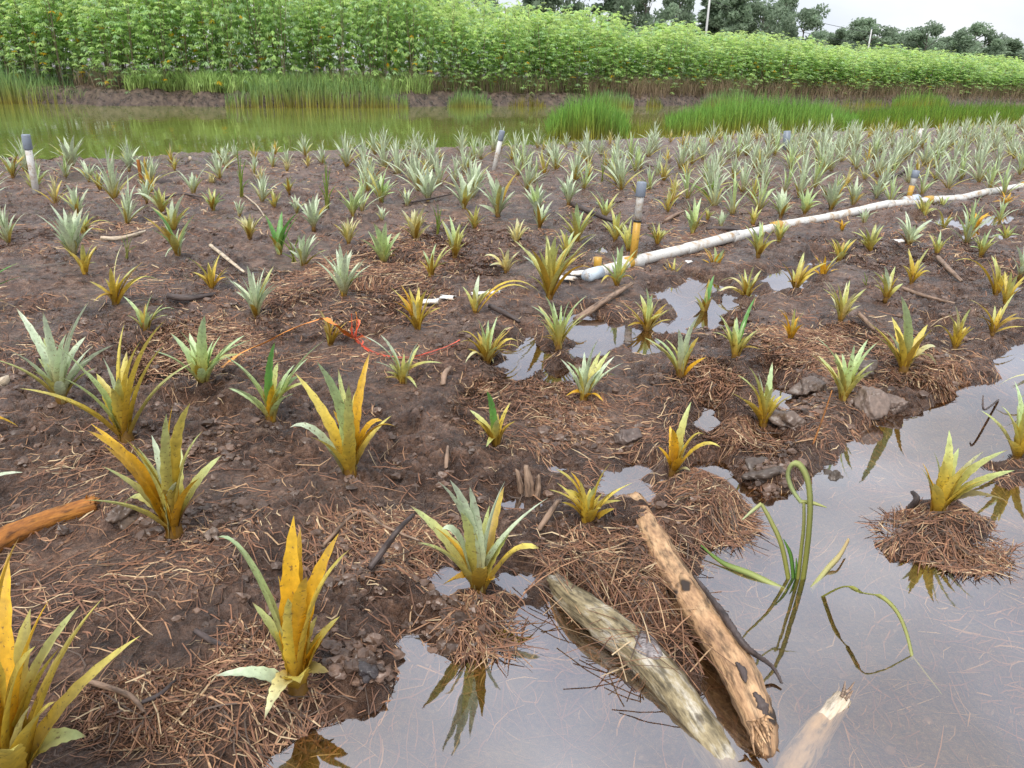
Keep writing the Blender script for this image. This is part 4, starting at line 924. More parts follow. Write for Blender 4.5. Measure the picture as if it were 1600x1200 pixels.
def post(bx, by, tx, ty, r, label, cap=True, mat=M_PVC, st=.0):
    b = pt(bx, by, -.08); e_ = at_y(tx, ty, b[1]); t_ = thing('pipe_post', label, 'post', b); u = e_ - b
    rod('post_shaft', [u * 0, u * .5, u * .98], [r, r, r], mat, t_, 12)
    if cap: rod('cap', [u * .78, u * .79, u * .985, u], [r * 1.15, r * 1.25, r * 1.25, r * 1.1], M_CAP, t_, 12)
post(57, 304, 40, 210, .036, 'white post with a grey cap standing at the left by the pond')
post(770, 266, 785, 204, .034, 'leaning white post with a grey cap near the pond in the middle', st=.4)
post(1432, 222, 1441, 200, .05, 'short pinkish white stake in the dense silvery rows', False)
post(1229, 236, 1230, 204, .07, 'small grey stake at the far edge of the silvery rows', False, M_CAP)
# broken white pieces of pipe
for i, (px, py, ln, an, r, label) in enumerate([(905, 432, .17, .3, .05, 'broken white pipe shard behind the big arching plant'), (885, 440, .12, -.4, .05, 'smaller broken pipe shard left of the first one'), (672, 477, .13, .25, .045, 'cracked white plastic piece right of the dense yellow plant'),
                                          (700, 470, .09, -.2, .04, 'small white plastic chip beside the cracked white piece'), (762, 462, .20, .35, .03, 'white plastic strip under the collapsed broad leaved plant'), (1403, 381, .08, .2, .05, 'small white plastic scrap beside the grey spreading plant'), (1075, 413, .05, .4, .03, 'tiny white chip just below the pipe')]):
    p = pt(px, py); nseg = 7; V = []; rng = np.random.default_rng(300 + i)
    for a in np.linspace(-.9, .9, nseg):
        for tt in (0, .33, .66, 1):
            e_ = (rng.random() - .5) * .35 * ln if tt in (0, 1) else 0; x_ = (tt - .5) * ln + e_
            V.append((x_ * math.cos(an) - r * math.sin(a) * math.sin(an), x_ * math.sin(an) + r * math.sin(a) * math.cos(an), r * math.cos(a) - r * .5 + .012 + .01 * rng.random()))
    F = [(q_ * 4 + j, q_ * 4 + j + 1, q_ * 4 + j + 5, q_ * 4 + j + 4) for q_ in range(nseg - 1) for j in range(3)]
    o = obj('pipe_shard', mesh('pipe_shard', V, F, M_PVC), None, p); md = o.modifiers.new('thick', 'SOLIDIFY'); md.thickness = .004; tag(o, label, 'plastic shard')
# black plastic scrap by the pond
p = pt(207, 240); o = obj('plastic_scrap', mesh('plastic_scrap', [(-.05, 0, 0), (.06, .02, 0), (.03, .0, .17), (-.06, .03, .12), (.1, .05, .06)], [(0, 1, 2, 3), (1, 4, 2)], M_BLACK, smooth=False), None, p)
md = o.modifiers.new('thick', 'SOLIDIFY'); md.thickness = .006; tag(o, 'scrap of black plastic caught on the plants by the pond', 'plastic scrap')

# ------------------------------------------------------------------ ORANGE STRING
def strip_mat():
    m, t_, o = mat_new('string_plastic'); g = G(t_); a = g.attr(); b = g.pbsdf(a.outputs[0], .4, .5); g.l(b.outputs[0], o.inputs[0]); return m
M_STRING = strip_mat()
def ribbon(P, w, c0, c1, seed=0, tilt=.5):
    P = np.array(P); T = np.gradient(P, axis=0); T /= np.linalg.norm(T, axis=1)[:, None] + 1e-9
    S = np.cross(T, (0, 0, 1.0)); S /= np.linalg.norm(S, axis=1)[:, None] + 1e-9; Uu = np.cross(S, T)
    rng = np.random.default_rng(seed); ph = np.cumsum(rng.normal(0, .25, len(P))) + tilt
    D = S * np.cos(ph)[:, None] + Uu * np.sin(ph)[:, None]; n = len(P)
    V = np.stack([P - D * w / 2, P + Uu * w * .15, P + D * w / 2], 1).reshape(-1, 3)
    F = []
    for i in range(n - 1): a = i * 3; F += [(a, a + 1, a + 4, a + 3), (a + 1, a + 2, a + 5, a + 4)]
    tt = np.linspace(0, 1, n)[:, None]; C = np.repeat(np.array(c0) * (1 - tt) + np.array(c1) * tt, 3, 0)
    return V, F, C
def string():
    t_ = thing('plastic_string', 'frayed orange and red plastic string strung over the plants', 'string', (0, 0, 0))
    OR, RD = (.80, .33, .05), (.80, .11, .05)
    base = [(345, 575, .10), (375, 553, .13), (415, 535, .16), (455, 515, .19), (490, 502, .20), (508, 498, .21), (522, 506, .18), (540, 520, .09), (556, 532, .03)]
    P = smooth_line([gp(*q) for q in base], 40); rng = np.random.default_rng(4)
    V, F, C = ribbon(P, .030, OR, (.80, .22, .04), 1, .1); obj('string_band', mesh('string_band', V, F, M_STRING, C), t_)
    P = smooth_line([gp(*q) for q in [(556, 532, .03), (590, 555, .03), (640, 560, .04), (668, 553, .05), (695, 545, .07), (716, 535, .09)]], 30)
    for j in range(3):
        V, F, C = ribbon(P + np.array([0, .007 * (j - 1), .004 * j]) + np.cumsum(rng.normal(0, .0008, P.shape), 0), .008, RD, (.60, .10, .05), 2 + j); obj('string_band', mesh('string_band', V, F, M_STRING, C), t_)
    c = pt(553, 530)
    for j, (tx, ty) in enumerate([(549, 490), (556, 487), (560, 500), (545, 503), (566, 552), (575, 558), (540, 540), (580, 545), (570, 560), (552, 512)]):
        e_ = at_y(tx, ty, c[1] + .05 * rng.normal()); e_[2] = max(e_[2], c[2] + .01)
        mid = (c + e_) / 2 + rng.normal(0, .018, 3) + (0, 0, .03)
        V, F, C = ribbon(smooth_line([c + rng.normal(0, .012, 3), mid, e_], 9), .007, RD, OR if j % 2 else RD, 20 + j); obj('frayed_strand', mesh('frayed_strand', V, F, M_STRING, C), t_)
string()

# ------------------------------------------------------------------ BENT RUSH IN THE WATER, GRASS TUFTS
def blade(pts3, w0, w1, c0, c1, n=14, th=.2):
    P = smooth_line(pts3, n); W = np.interp(np.linspace(0, 1, n), [0, .55, 1], [w0, w0 * .9, w1])
    V, f = [], []; Tn = np.gradient(P, axis=0); Tn /= np.linalg.norm(Tn, axis=1)[:, None] + 1e-9
    S = np.cross(Tn, EYE * 0 + np.array([.3, -1.0, .35])); S /= np.linalg.norm(S, axis=1)[:, None] + 1e-9; Nn = np.cross(S, Tn)
    V = np.stack([P - S * W[:, None] / 2, P + Nn * W[:, None] * th, P + S * W[:, None] / 2, P - Nn * W[:, None] * th * .7], 1).reshape(-1, 3)
    for i in range(n - 1):
        for j in range(4): f.append((i * 4 + j, i * 4 + (j + 1) % 4, (i + 1) * 4 + (j + 1) % 4, (i + 1) * 4 + j))
    tt = np.linspace(0, 1, n)[:, None]; C = np.repeat(np.array(c0) * (1 - tt) + np.array(c1) * tt, 4, 0); return V, f, C
GB, GP_, GD = (.30, .30, .05), (.50, .52, .20), (.12, .26, .04)
def bent_rush():
    b = gp(1248, 908, -.03); y0 = b[1]; t_ = thing('rush_plant', 'bent pale green rush standing in the floodwater beside the tan log', 'rush', (0, 0, 0))
    def st(pts, w0, w1, c0, c1, name='stalk'):
        V, f, C = blade(pts, w0 * (1.35 if name == 'leaf' else 1.15), w1, c0, c1, 22, .06 if name == 'leaf' else .2); obj(name, mesh(name, V, f, M_GRASS, C), t_)
    A = lambda x, y, dy=0.0: at_y(x, y, y0 + dy)
    st([b + (-.02, 0, -.04), A(1222, 855, .0), A(1205, 815, .01), A(1190, 788, .01)], .016, .012, GB, GP_)
    st([A(1190, 787, .01), A(1176, 798, .0), A(1160, 812, -.02)], .012, .004, GP_, (.55, .60, .35))
    st([b + (0, 0, -.04), A(1252, 860), A(1256, 820), A(1256, 785, -.01)], .014, .012, GB, GP_)
    st([b + (.015, 0, -.04), A(1262, 850, -.01), A(1266, 790, -.02), A(1262, 750, -.02), A(1250, 727, -.02), A(1238, 726, -.02), A(1231, 742, -.01), A(1238, 765, 0), A(1252, 785, .0)], .017, .013, GB, (.52, .60, .28), 'leaf')
    st([A(1252, 784), A(1270, 786, -.01), A(1292, 793, -.02)], .010, .002, GP_, GP_, 'leaf')
    st([b + (-.01, 0, -.03), A(1236, 870, .01), A(1224, 842, .02)], .012, .002, GD, GD, 'leaf')
    st([b + (0, .01, -.03), A(1245, 890), A(1244, 872, .01)], .010, .002, GD, GD, 'leaf')
    f_ = lambda x, y, z=-.012: gp(x, y, z)
    st([f_(1228, 925, -.03), f_(1175, 898), f_(1130, 880), f_(1095, 852, .006)], .020, .006, GP_, GD, 'floating_leaf')
    st([f_(1268, 922, -.03), f_(1292, 890), f_(1312, 868, .012), f_(1326, 843, .02)], .022, .016, GP_, (.55, .40, .20), 'floating_leaf')
    o = gp(1288, 930, -.02); k = gp(1372, 985, .0) + np.array([0, 0, .085]); e_ = gp(1425, 1022, -.02)
    t2 = thing('rush_stalk', 'broken rush stalk arching out of the floodwater in a sharp bend', 'rush', (0, 0, 0))
    kk = at_y(1378, 933, k[1])
    V, f, C = blade([o + (-.01, 0, -.01), (o * 2 + kk) / 3 + (0, 0, .035), (o + 2 * kk) / 3 + (0, 0, .014), kk, (kk * 2 + e_) / 3 + (.012, 0, .014), (kk + 2 * e_) / 3 + (.012, 0, .006), e_ + (.0, -.01, -.01)], .014, .012, GB, GP_, 26)
    obj('stalk', mesh('stalk', V, f, M_GRASS, C), t2)
    V, f, C = blade([gp(1425, 1024, -.025), gp(1445, 1050, -.03), gp(1472, 1085, -.04)], .010, .003, GP_, GP_); obj('sunken_tip', mesh('sunken_tip', V, f, M_GRASS, C), t2)
bent_rush()
def tuft(bx, by, tips, label, c=(.17, .40, .04), w=.012):
    b = pt(bx, by); t_ = thing('grass_tuft', label, 'grass tuft', b); rng = np.random.default_rng(int(bx))
    for tx, ty in tips:
        dy = rng.normal(0, .05); e_ = at_y(tx, ty, b[1] + dy) - b; m = e_ * .5 + np.array([-(e_[0]) * .2, 0, abs(e_[2]) * .08])
        V, f, C = blade([rng.normal(0, .01, 3) * (1, 1, 0), m, e_], w, .002, (.26, .24, .05), np.array(c) * (.8 + .4 * rng.random()), 8); obj('blade', mesh('blade', V, f, M_GRASS, C), t_)
tuft(378, 308, [(366, 200), (384, 250), (376, 245), (370, 265), (390, 280), (380, 262)], 'bright green grass with one very tall stem at the pond side left')
tuft(512, 326, [(507, 246), (516, 262), (503, 270), (524, 290), (511, 255), (498, 290)], 'tall bright green grass tuft right of the small silver group')
tuft(597, 316, [(588, 275), (598, 280), (606, 290), (602, 272)], 'bright green grass blades growing out of a silver plant in the middle')
tuft(685, 366, [(676, 322), (684, 318), (690, 325), (695, 340), (680, 335)], 'isolated bright green grass tuft beside the dense cream plant')
tuft(941, 284, [(938, 248), (943, 240), (946, 255)], 'single bright green grass blade beyond the capped riser')
tuft(1108, 312, [(1072, 284), (1085, 290), (1130, 268), (1142, 290), (1100, 270), (1118, 278), (1125, 300)], 'spreading bright green grass behind the pipe', w=.02)
tuft(830, 262, [(828, 232), (834, 240), (824, 244)], 'thin green grass tuft right of the leaning pond post')
tuft(460, 410, [(436, 372), (446, 366), (470, 365), (452, 385), (440, 395)], 'dull green grass tuft around the dark grooved leaf', (.14, .26, .05))
tuft(200, 405, [(190, 370), (206, 372), (198, 365), (212, 385)], 'sparse green grass between the pale dry stem and the plants at left', (.2, .3, .06), .007)
tuft(1352, 448, [(1350, 425), (1356, 430), (1347, 435)], 'tiny green sprout left of the broad pale plant', (.2, .38, .06), .008)
o = obj('cut_stub', mesh('cut_stub', *tube([(0, 0, -.02), (.0, 0, .05), (.012, 0, .11)], [.024, .03, .018], 10, True, .25, 3), M_LEAF), None, pt(424, 640)); setcol(o.data, np.tile([[.62, .45, .22]], (len(o.data.vertices), 1))); tag(o, 'pale cut stub wedged among the five green leaves', 'stub')

# ------------------------------------------------------------------ REEDS AND GRASS BEYOND
def blades(x, y, z, h, w, lean, c0, c1, rng):
    n = len(x); an = rng.random(n) * 6.283; dx, dy = np.cos(an) * lean * h, np.sin(an) * lean * h
    V = np.zeros((n, 5, 3)); wa = rng.random(n) * 3.14; wx, wy = np.cos(wa) * w * .5, np.sin(wa) * w * .25
    for i, (t, k) in enumerate(((0, 1), (.55, .85))):
        for j, s_ in enumerate((-1, 1)):
            V[:, 2 * i + j, 0] = x + dx * t * t + s_ * wx * k; V[:, 2 * i + j, 1] = y + dy * t * t + s_ * wy * k; V[:, 2 * i + j, 2] = z + h * t
    V[:, 4, 0] = x + dx; V[:, 4, 1] = y + dy; V[:, 4, 2] = z + h * (1 - .3 * lean)
    b = (np.arange(n) * 5)[:, None]; q = b + np.array([[0, 1, 3, 2]]); t3 = b + np.array([[2, 3, 4]])
    g = (.5 + .9 * rng.random((n, 1))); c0 = np.broadcast_to(np.asarray(c0, float), (n, 3)) * g; c1 = np.broadcast_to(np.asarray(c1, float), (n, 3)) * g
    C = np.stack([c0, c0, c0 * .35 + c1 * .65, c0 * .35 + c1 * .65, c1], 1).reshape(-1, 3)
    return V.reshape(-1, 3), q, t3, C
GREEN, BLUEG, BROWN = (.15, .37, .065), (.18, .36, .13), (.36, .25, .04)
for i, (x0, x1, y0, y1, h, n, c, label) in enumerate([
        (-150, 135, 151, 163, 1.35, 4200, BLUEG, 'domed reed clump at the left end of the far bank'),
        (352, 640, 158, 169, 1.25, 5200, BLUEG, 'long even reed bed on the far bank left of the centre'),
        (700, 768, 162, 168, .75, 1100, BLUEG, 'small low reed clump between the bare bank stretches'),
        (795, 852, 162, 167, .5, 600, (.20, .20, .05), 'brownish thin reed patch on the far bank behind the round clump'),
        (925, 990, 162, 168, .9, 1100, BLUEG, 'far bank reed clump right behind the round reed clump'),
        (1008, 1035, 163, 167, .6, 350, (.16, .22, .06), 'faint little reed patch on the far bank beside the stubble'),
        (1098, 1182, 161, 167, .95, 1300, BLUEG, 'far bank reed clump behind the tallest part of the long reed bed'),
        (1290, 1395, 160, 165, .5, 900, (.14, .24, .05), 'low flat reed strip on the far bank to the right'),
        (1393, 1482, 160, 166, .95, 1300, GREEN, 'last reed clump on the far bank at the right'),
        (855, 980, 206, 218, 1.1, 3600, GREEN, 'round bright green reed clump standing in the near water'),
        (1040, 1338, 197, 211, 1.05, 7600, GREEN, 'long bright green reed bed along the near shore'),
        (1325, 1720, 184, 203, .85, 7600, (.10, .26, .03), 'lower reed bed running out of the right edge along the near shore'),
        (970, 1060, 204, 214, .45, 700, (.18, .24, .04), 'thin reeds between the round clump and the long reed bed')]):
    n = int(n * .7); rng = np.random.default_rng(400 + i); u = rng.random(n); px = x0 + (x1 - x0) * u; py = y0 + (y1 - y0) * rng.random(n)
    P = np.array([gp(a, b, ZP) for a, b in zip(px, py)]); k = np.clip(np.sin(math.pi * np.clip(u, .02, .98)), 0, 1) ** .55
    hh = h * (.35 + .65 * k) * (.72 + .36 * rng.random(n)) * (.8 + .4 * vn(P[:, 0] * 1.1, P[:, 1] * 1.1, 91)) + .2
    V, q, t3, C = blades(P[:, 0], P[:, 1], np.full(n, ZP - .2), hh * (.8 + .35 * rng.random(n)), .028 if P[0, 1] > 28 else .022, .08 + .30 * rng.random(n) ** 2, BROWN, c, rng)
    o = obj('reed_clump', big_mesh('reed_clump', V, q, t3, M_GRASS, C)); tag(o, label, 'reeds')
def bank_cover():
    rng = np.random.default_rng(8)
    def scatter(name, label, segs, h, w, lean, c0, c1):
        X = []
        for px0, px1, d0, d1, n in segs:
            xs0 = gp(px0, 160, 0)[0]; xs1 = gp(px1, 160, 0)[0]; x = xs0 + (xs1 - xs0) * rng.random(n); y = yfar(x) + d0 + (d1 - d0) * rng.random(n); X.append(np.stack([x, y], 1))
        X = np.vstack(X); n = len(X); z = ground_h(X[:, 0], X[:, 1])
        V, q, t3, C = blades(X[:, 0], X[:, 1], z - .03, h * (.45 + .75 * rng.random(n)), w, lean * (.3 + rng.random(n)), c0, c1, rng)
        o = obj(name, big_mesh(name, V, q, t3, M_GRASS, C)); o['kind'] = 'stuff'; o['label'] = label
    scatter('bank_grass', 'light green grass on the far bank', [(240, 660, .9, 3.0, 8000), (100, 300, 1.1, 2.4, 2400), (640, 1100, 1.3, 2.6, 1100), (1440, 1700, 1.2, 7, 2500)], .75, .03, .45, (.30, .36, .10), (.46, .66, .22))
    scatter('dry_grass', 'brown dry stalks and stubble along the far bank', [(-60, 240, 1.3, 2.6, 500), (420, 930, 1.1, 2.4, 2200), (925, 1200, .7, 2.2, 3600), (1190, 1720, .5, 2.6, 7500)], .95, .02, .55, (.24, .17, .11), (.36, .27, .17))
bank_cover()

# ------------------------------------------------------------------ CASSAVA
def cassava(seed, H_, low, leaves, lobes):
    rng = np.random.default_rng(seed); n = leaves
    q = rng.random(n); zz = H_ * (low + (1 - low) * q ** .8); R_ = .25 + .62 * np.sqrt(rng.random(n)) * np.where(q > .85, .7, 1.0)
    az = rng.random(n) * 6.283; c = np.stack([np.cos(az) * R_, np.sin(az) * R_, zz + .12 * rng.normal(size=n)], 1)
    la = az[:, None] + np.linspace(-1.75, 1.75, lobes)[None, :] + .15 * rng.normal(size=(n, lobes))
    droop = -.10 - .65 * rng.random((n, 1)) + .12 * rng.normal(size=(n, lobes)); ln = (.14 + .11 * rng.random((n, 1))) * (1 - .25 * np.abs(np.linspace(-1, 1, lobes)))[None, :]
    D = np.stack([np.cos(la) * np.cos(droop), np.sin(la) * np.cos(droop), np.sin(droop)], 2); S = np.stack([-np.sin(la), np.cos(la), 0 * la], 2)
    b = c[:, None, :]; w_ = (.020 + .010 * rng.random((n, 1, 1))); L3 = ln[:, :, None]
    V = np.stack([b + 0 * D, b + D * L3 * .55 + S * w_, b + D * L3 + np.array([0, 0, -.02]), b + D * L3 * .55 - S * w_], 2).reshape(-1, 3)
    f = (np.arange(n * lobes) * 4)[:, None] + np.array([[0, 1, 2, 3]])
    g = .72 + .5 * rng.random((n, 1)); young = (q > .72)[:, None]
    col = np.where(young, np.array([[.60, .76, .27]]), np.array([[.50, .69, .25]])) * g
    bl = rng.random(n) < .25; col[bl] = np.array([.46, .65, .34]) * g[bl]
    yl = (rng.random(n) < .045) & (q < .6); col[yl] = np.array([.70, .46, .03])
    C = np.repeat(col, lobes * 4, 0)
    SV, SF, o = [], [], 0
    for k in range(3):
        a = k * 2.1 + rng.random(); r_ = .10 + .25 * rng.random()
        v, ff = tube([(0, 0, -.1), (math.cos(a) * r_ * .3, math.sin(a) * r_ * .3, H_ * .3), (math.cos(a) * r_, math.sin(a) * r_, H_ * .65), (math.cos(a) * r_ * 1.6, math.sin(a) * r_ * 1.6, H_ * .97)], [.020, .017, .012, .006], 5, False); SV.append(v); SF += [tuple(i + o for i in z) for z in ff]; o += len(v)
    return V, f, C, np.vstack(SV), SF
CEDGE = [50, 135, 230, 350, 450, 550, 640, 700, 770, 850, 925, 990, 1050, 1110, 1180, 1290, 1395, 1480, 1560]
CSIDE = ['behind the left end of the domed reed clump', 'behind the right slope of the domed reed clump', 'above the left half of the bare bank', 'above the right half of the bare bank',
         'behind the left third of the even reed bed', 'behind the middle of the even reed bed', 'behind the right third of the even reed bed', 'above the reddish bare bank gap', 'behind the small low reed clump',
         'behind the brownish reed patch', 'behind the round near reed clump', 'behind the reed clump right of the round one', 'below the broad dark trees', 'below the bright gap in the trees', 'below the narrow light green tree',
         'below the dark spreading tree', 'below the white utility pole', 'behind the last far reed clump', 'below the rounded tree near the right edge', 'at the right edge near the white wall']
def build_cassava():
    rng = np.random.default_rng(9); VAR = [cassava(500 + i, 3.0, (.03, .10, .20)[i % 3], 230, 7) for i in range(7)]; LOD = [cassava(600 + i, 3.0, .06, 105, 5) for i in range(4)]
    CM = []
    for v, f, c, sv, sf in VAR: CM.append((big_mesh('crown', v, f, None, M_CASS, c), mesh('stems', sv, sf, M_STEM, np.tile([[.24, .19, .13]], (len(sv), 1)))))
    def hgt(x, y): return float(np.interp(proj((x, y, 1.5))[0], [-100, 300, 650, 760, 900, 1150, 1400, 1600], [4.7, 4.7, 4.5, 3.8, 3.45, 2.95, 2.45, 2.2]))
    rows = []
    for r in range(4):
        for i in range(75):
            x = -27 + i * .93 + .5 * (rng.random() - .5) + .3 * r; rows.append((x, float(yfar(np.array([x]))[0]) + 1.75 + 1.15 * r + .5 * (rng.random() - .5), r))
    zs = ground_h(np.array([q[0] for q in rows]), np.array([q[1] for q in rows]))
    for (x, y, r), z in zip(rows, zs):
        px = proj((x, y, 1))[0]; hz = hgt(x, y) * (.60 + .32 * rng.random() + .30 * float(vn(np.array([x * .45]), np.array([y * .45]), 95)[0])) / 3.0 * (1 - .08 * (r == 0))
        ci = int(np.searchsorted(CEDGE, px)); side = CSIDE[ci]
        hz_ = hz * 3.0 / hgt(x, y); lb = ('tall ' if hz_ > .98 else 'short ' if hz_ < .84 else '') + f'leafy cassava plant {side}, ' + ('front row' if r == 0 else 'second row' if r == 1 else 'third row' if r == 2 else 'fourth row')
        o = thing('cassava_plant', lb, 'cassava plant', (x, y, z), lb.replace('plant', 'plants', 1))
        cm, sm = CM[rng.integers(len(CM))]; k = .9 + .3 * rng.random()
        o.rotation_euler = (0, 0, rng.random() * 6.28); o.scale = (k, k, hz); obj('crown', cm, o); obj('stems', sm, o)
    V, F, C, o = [], [], [], 0
    for r in range(4, 9):
        for i in range(78):
            x = -30 + i * 1.0 + .6 * rng.random() + .3 * r; y = float(yfar(np.array([x]))[0]) + 1.75 + 1.25 * r + .6 * rng.random(); px = proj((x, y, 1))[0]
            if px > 1430 and r > 5: continue
            v, f, c, _, _ = LOD[rng.integers(4)]; a = rng.random() * 6.28; R_ = np.array([[math.cos(a), -math.sin(a), 0], [math.sin(a), math.cos(a), 0], [0, 0, 1]])
            V.append((v @ R_.T) * np.array([1.1, 1.1, hgt(x, y) * (.56 + .26 * rng.random() + .36 * float(vn(np.array([x * .4]), np.array([y * .4]), 96)[0])) / 3.0]) + np.array([x, y, gz(x, y)])); F.append(f + o); C.append(c); o += len(v)
    g = obj('cassava_field', big_mesh('cassava_field', np.vstack(V), np.vstack(F), None, M_CASS, np.vstack(C))); g['kind'] = 'stuff'; g['label'] = 'dense cassava crop behind the front rows'
build_cassava()

# ------------------------------------------------------------------ TREES, POLES, FAR WALL
def tree_var(seed, narrow):
    rng = np.random.default_rng(seed); V, C = [], []; nc = 32
    for i in range(nc):
        q = (i + rng.random()) / nc; zc = .28 + .68 * q; wr = (.16 if narrow else .36) * (1.15 - abs(q - .5) * 1.15) * math.sqrt(rng.random()); a = rng.random() * 6.283
        c = np.array([math.cos(a) * wr, math.sin(a) * wr, zc]); rr = (.085 if narrow else .115) * (.7 + .5 * rng.random()); n = 170
        d = rng.normal(size=(n, 3)); d /= np.linalg.norm(d, axis=1)[:, None]; p = c + d * rr * (rng.random((n, 1)) ** .45) * np.array([1, 1, .8])
        s_ = .011 + .012 * rng.random((n, 1)); u = rng.normal(size=(n, 3)); u /= np.linalg.norm(u, axis=1)[:, None]; w_ = np.cross(u, rng.normal(size=(n, 3))); w_ /= np.linalg.norm(w_, axis=1)[:, None]
        V.append(np.stack([p - u * s_ * 1.5, p + w_ * s_ * .7, p + u * s_ * 1.5, p - w_ * s_ * .7], 1).reshape(-1, 3)); g = (.75 + .5 * rng.random()) * (.8 + .4 * rng.random((n, 1))); C.append(np.repeat(np.array([[.29, .38, .25]]) * g, 4, 0))
    v = np.vstack(V); f = (np.arange(len(v) // 4) * 4)[:, None] + np.array([[0, 1, 2, 3]])
    TV, TF, o = [], [], 0
    def add(P, R):
        nonlocal o; a, b = tube(P, R, 6, False); TV.append(a); TF.extend([tuple(i + o for i in z) for z in b]); o += len(a)
    add([(0, 0, -.02), (.01, 0, .3), (-.01, .01, .6), (0, 0, .9)], [.022, .016, .010, .003])
    for k in range(9):
        a = k * 2.4; z0 = .25 + .06 * k; e_ = (.14 if narrow else .30) * (1 - .05 * k); add([(0, 0, z0), (math.cos(a) * e_ * .5, math.sin(a) * e_ * .5, z0 + .07), (math.cos(a) * e_, math.sin(a) * e_, z0 + .17)], [.009, .006, .002])
    return big_mesh('crown', v, f, None, M_TREE, np.vstack(C)), mesh('trunk', np.vstack(TV), TF, M_STEM, np.tile([[.20, .17, .14]], (sum(len(q) for q in TV), 1)))
TV_ = [tree_var(700 + i, False) for i in range(4)] + [tree_var(720 + i, True) for i in range(2)]
for i, (px, ty, hw, dist, v, label) in enumerate([
        (690, -70, 40, 85, 4, 'tree showing through the gap above the cassava left of the centre'), (735, -90, 45, 90, 0, 'tall tree rising out of the frame at the gap in the sky'), (838, -60, 40, 82, 4, 'slim pale trunked tree left of the row of dark trees'),
        (893, -70, 46, 80, 1, 'first broad dark tree from the left in the row above the cassava'), (962, -50, 32, 84, 4, 'narrow columnar tree between two broad dark ones'), (1014, -45, 44, 78, 2, 'broad dark green tree left of the bright gap in the trees'),
        (1066, -30, 34, 88, 3, 'tree at the left side of the bright gap'), (1128, -25, 30, 92, 5, 'thin greyish tree beside the tall utility pole'), (1152, -12, 24, 80, 4, 'narrow light green tree right of the utility pole'),
        (1196, 2, 42, 82, 1, 'rounded light green tree right of the narrow one'), (1222, -8, 34, 95, 0, 'dark tree top behind the rounded light green one'), (1262, 14, 40, 84, 2, 'dark spreading tree at the end of the tall group'),
        (1318, 45, 34, 105, 3, 'low tree left of the white utility pole'), (1366, 32, 46, 100, 0, 'broad low tree behind the white utility pole'), (1412, 48, 36, 110, 1, 'tree right of the white utility pole'),
        (1452, 40, 34, 104, 2, 'tree with two knobs on its crown towards the right'), (1488, 58, 34, 112, 3, 'small low tree between the two right hand crowns'), (1530, 38, 40, 108, 0, 'rounded tree standing highest near the right edge'),
        (1570, 62, 30, 115, 4, 'small pointed tree near the right edge'), (1606, 76, 36, 118, 1, 'lowest tree at the right edge of the photo'), (1340, 52, 40, 112, 1, 'low bushy tree filling the gap left of the white utility pole'), (1386, 58, 40, 116, 2, 'low bushy tree just right of the white utility pole'),
        (1432, 60, 40, 114, 0, 'low bushy tree below the crown with two knobs'), (1508, 66, 40, 116, 1, 'low bushy tree left of the highest right hand tree'), (1550, 72, 36, 118, 3, 'low bushy tree right of the highest right hand tree'), (1590, 82, 36, 122, 2, 'low bushy tree behind the white wall'), (1290, 50, 36, 108, 3, 'low tree in the notch right of the dark spreading tree'), (600, -80, 50, 88, 2, 'tree hidden behind the cassava left of the centre')]):
    b = gp(px, 100, 0) * 0; r_ = ray(px, ty); b = EYE + r_ * (dist / r_[1]); z = 0.3; top = b[2]; H_ = top - z
    o = thing('tree', label, 'tree', (b[0], b[1], z)); cm, tm = TV_[v]; wsc = hw / FPX * dist * (1.25 if v < 4 else 1.7) / (.42 if v < 4 else .26)
    o.scale = (wsc * .8, wsc * .8, H_ / .98); o.rotation_euler = (0, 0, i * 1.1); obj('trunk', tm, o); obj('crown', cm, o)
M_CONC = plastic('concrete', (.55, .55, .54), False)
tops = []
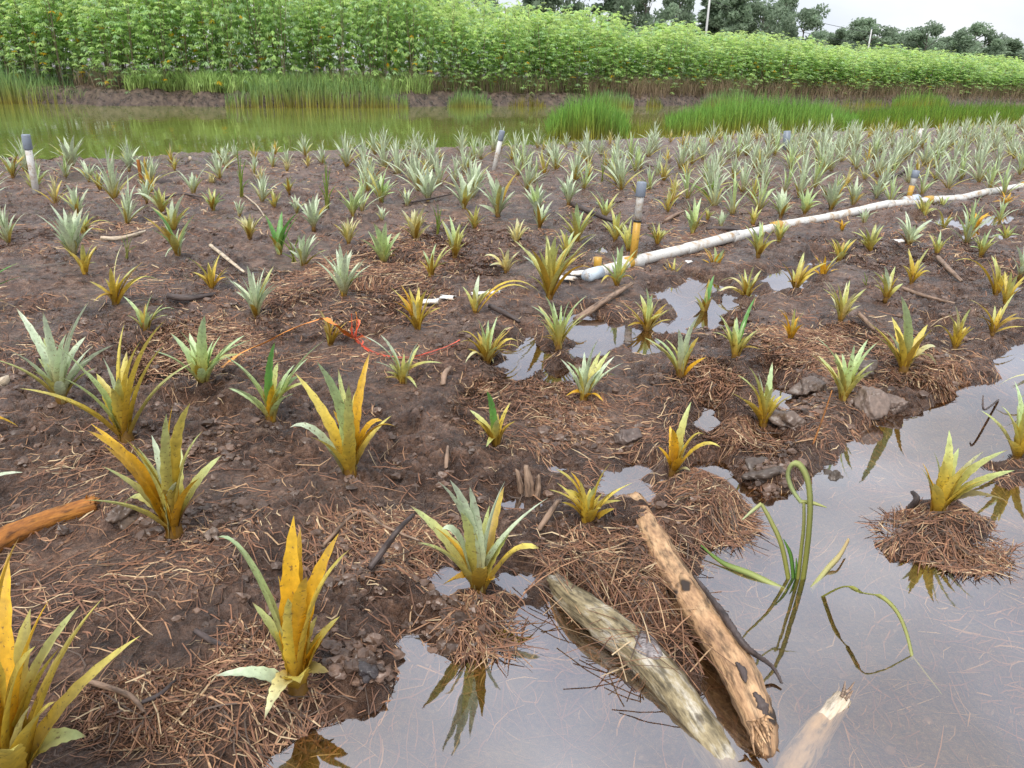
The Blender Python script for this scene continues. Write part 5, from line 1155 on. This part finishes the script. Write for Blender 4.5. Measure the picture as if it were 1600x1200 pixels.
for px, ty, dist, r, label in ((1112, -30, 78, .10, 'tall pale utility pole in the bright gap between the trees'), (1362, 46, 92, .09, 'leaning white utility pole in front of the low trees')):
    r_ = ray(px, ty); b = EYE + r_ * (dist / r_[1]); t_ = thing('utility_pole', label, 'utility pole', (b[0], b[1], .3)); h = b[2] - .3
    rod('pole_shaft', [(0, 0, -.3), (0, 0, h * .5), (.0, 0, h)], [r * 1.3, r * 1.1, r * .8], M_CONC, t_, 8); rod('insulator_cap', [(0, 0, h), (0, 0, h + .18)], r * .5, M_CAP, t_, 6); tops.append(np.array([b[0], b[1], b[2] - .35]))
for a, b, dz, label in ((0, 1, .0, 'upper power line from the tall utility pole towards the right'), (0, 1, -1.2, 'lower power line from the tall utility pole towards the right')):
    P = smooth_line([tops[a] + (0, 0, dz), (tops[a] + tops[b]) / 2 + (0, 0, dz - .5), tops[b] + (0, 0, dz)], 12); o = rod('power_line', P, .022, M_BLACK, None, 4); tag(o, label, 'power line')
p = gp(1568, 131, .3); dist = 108; r_ = ray(1568, 128); p = EYE + r_ * (dist / r_[1]); t_ = thing('boundary_wall', 'short white wall far off under the cassava at the right edge', 'wall', (p[0], p[1], .2))
me = mesh('wall_panel', [(x, y, z) for x in (-1.5, 1.5) for y in (-.1, .1) for z in (0, 1.0)], [(0, 1, 3, 2), (4, 6, 7, 5), (0, 4, 5, 1), (2, 3, 7, 6), (1, 5, 7, 3), (0, 2, 6, 4)], M_PVC, smooth=False); obj('wall_panel', me, t_)
me = mesh('coping', [(x, y, z) for x in (-1.56, 1.56) for y in (-.16, .16) for z in (1.003, 1.1)], [(0, 1, 3, 2), (4, 6, 7, 5), (0, 4, 5, 1), (2, 3, 7, 6), (1, 5, 7, 3), (0, 2, 6, 4)], M_CONC, smooth=False); obj('coping', me, t_)

for _l, _o in LABELS.items():
    if not 4 <= len(_l.split()) <= 16: print('LABEL WORDS', len(_l.split()), _l)
    if len(_o) > 1 and not _o[0][1]: print('LABEL DUP', _l)
    if len(_o) > 1 and _o[0][1] == PNAME: print('LABEL DUP', _l)
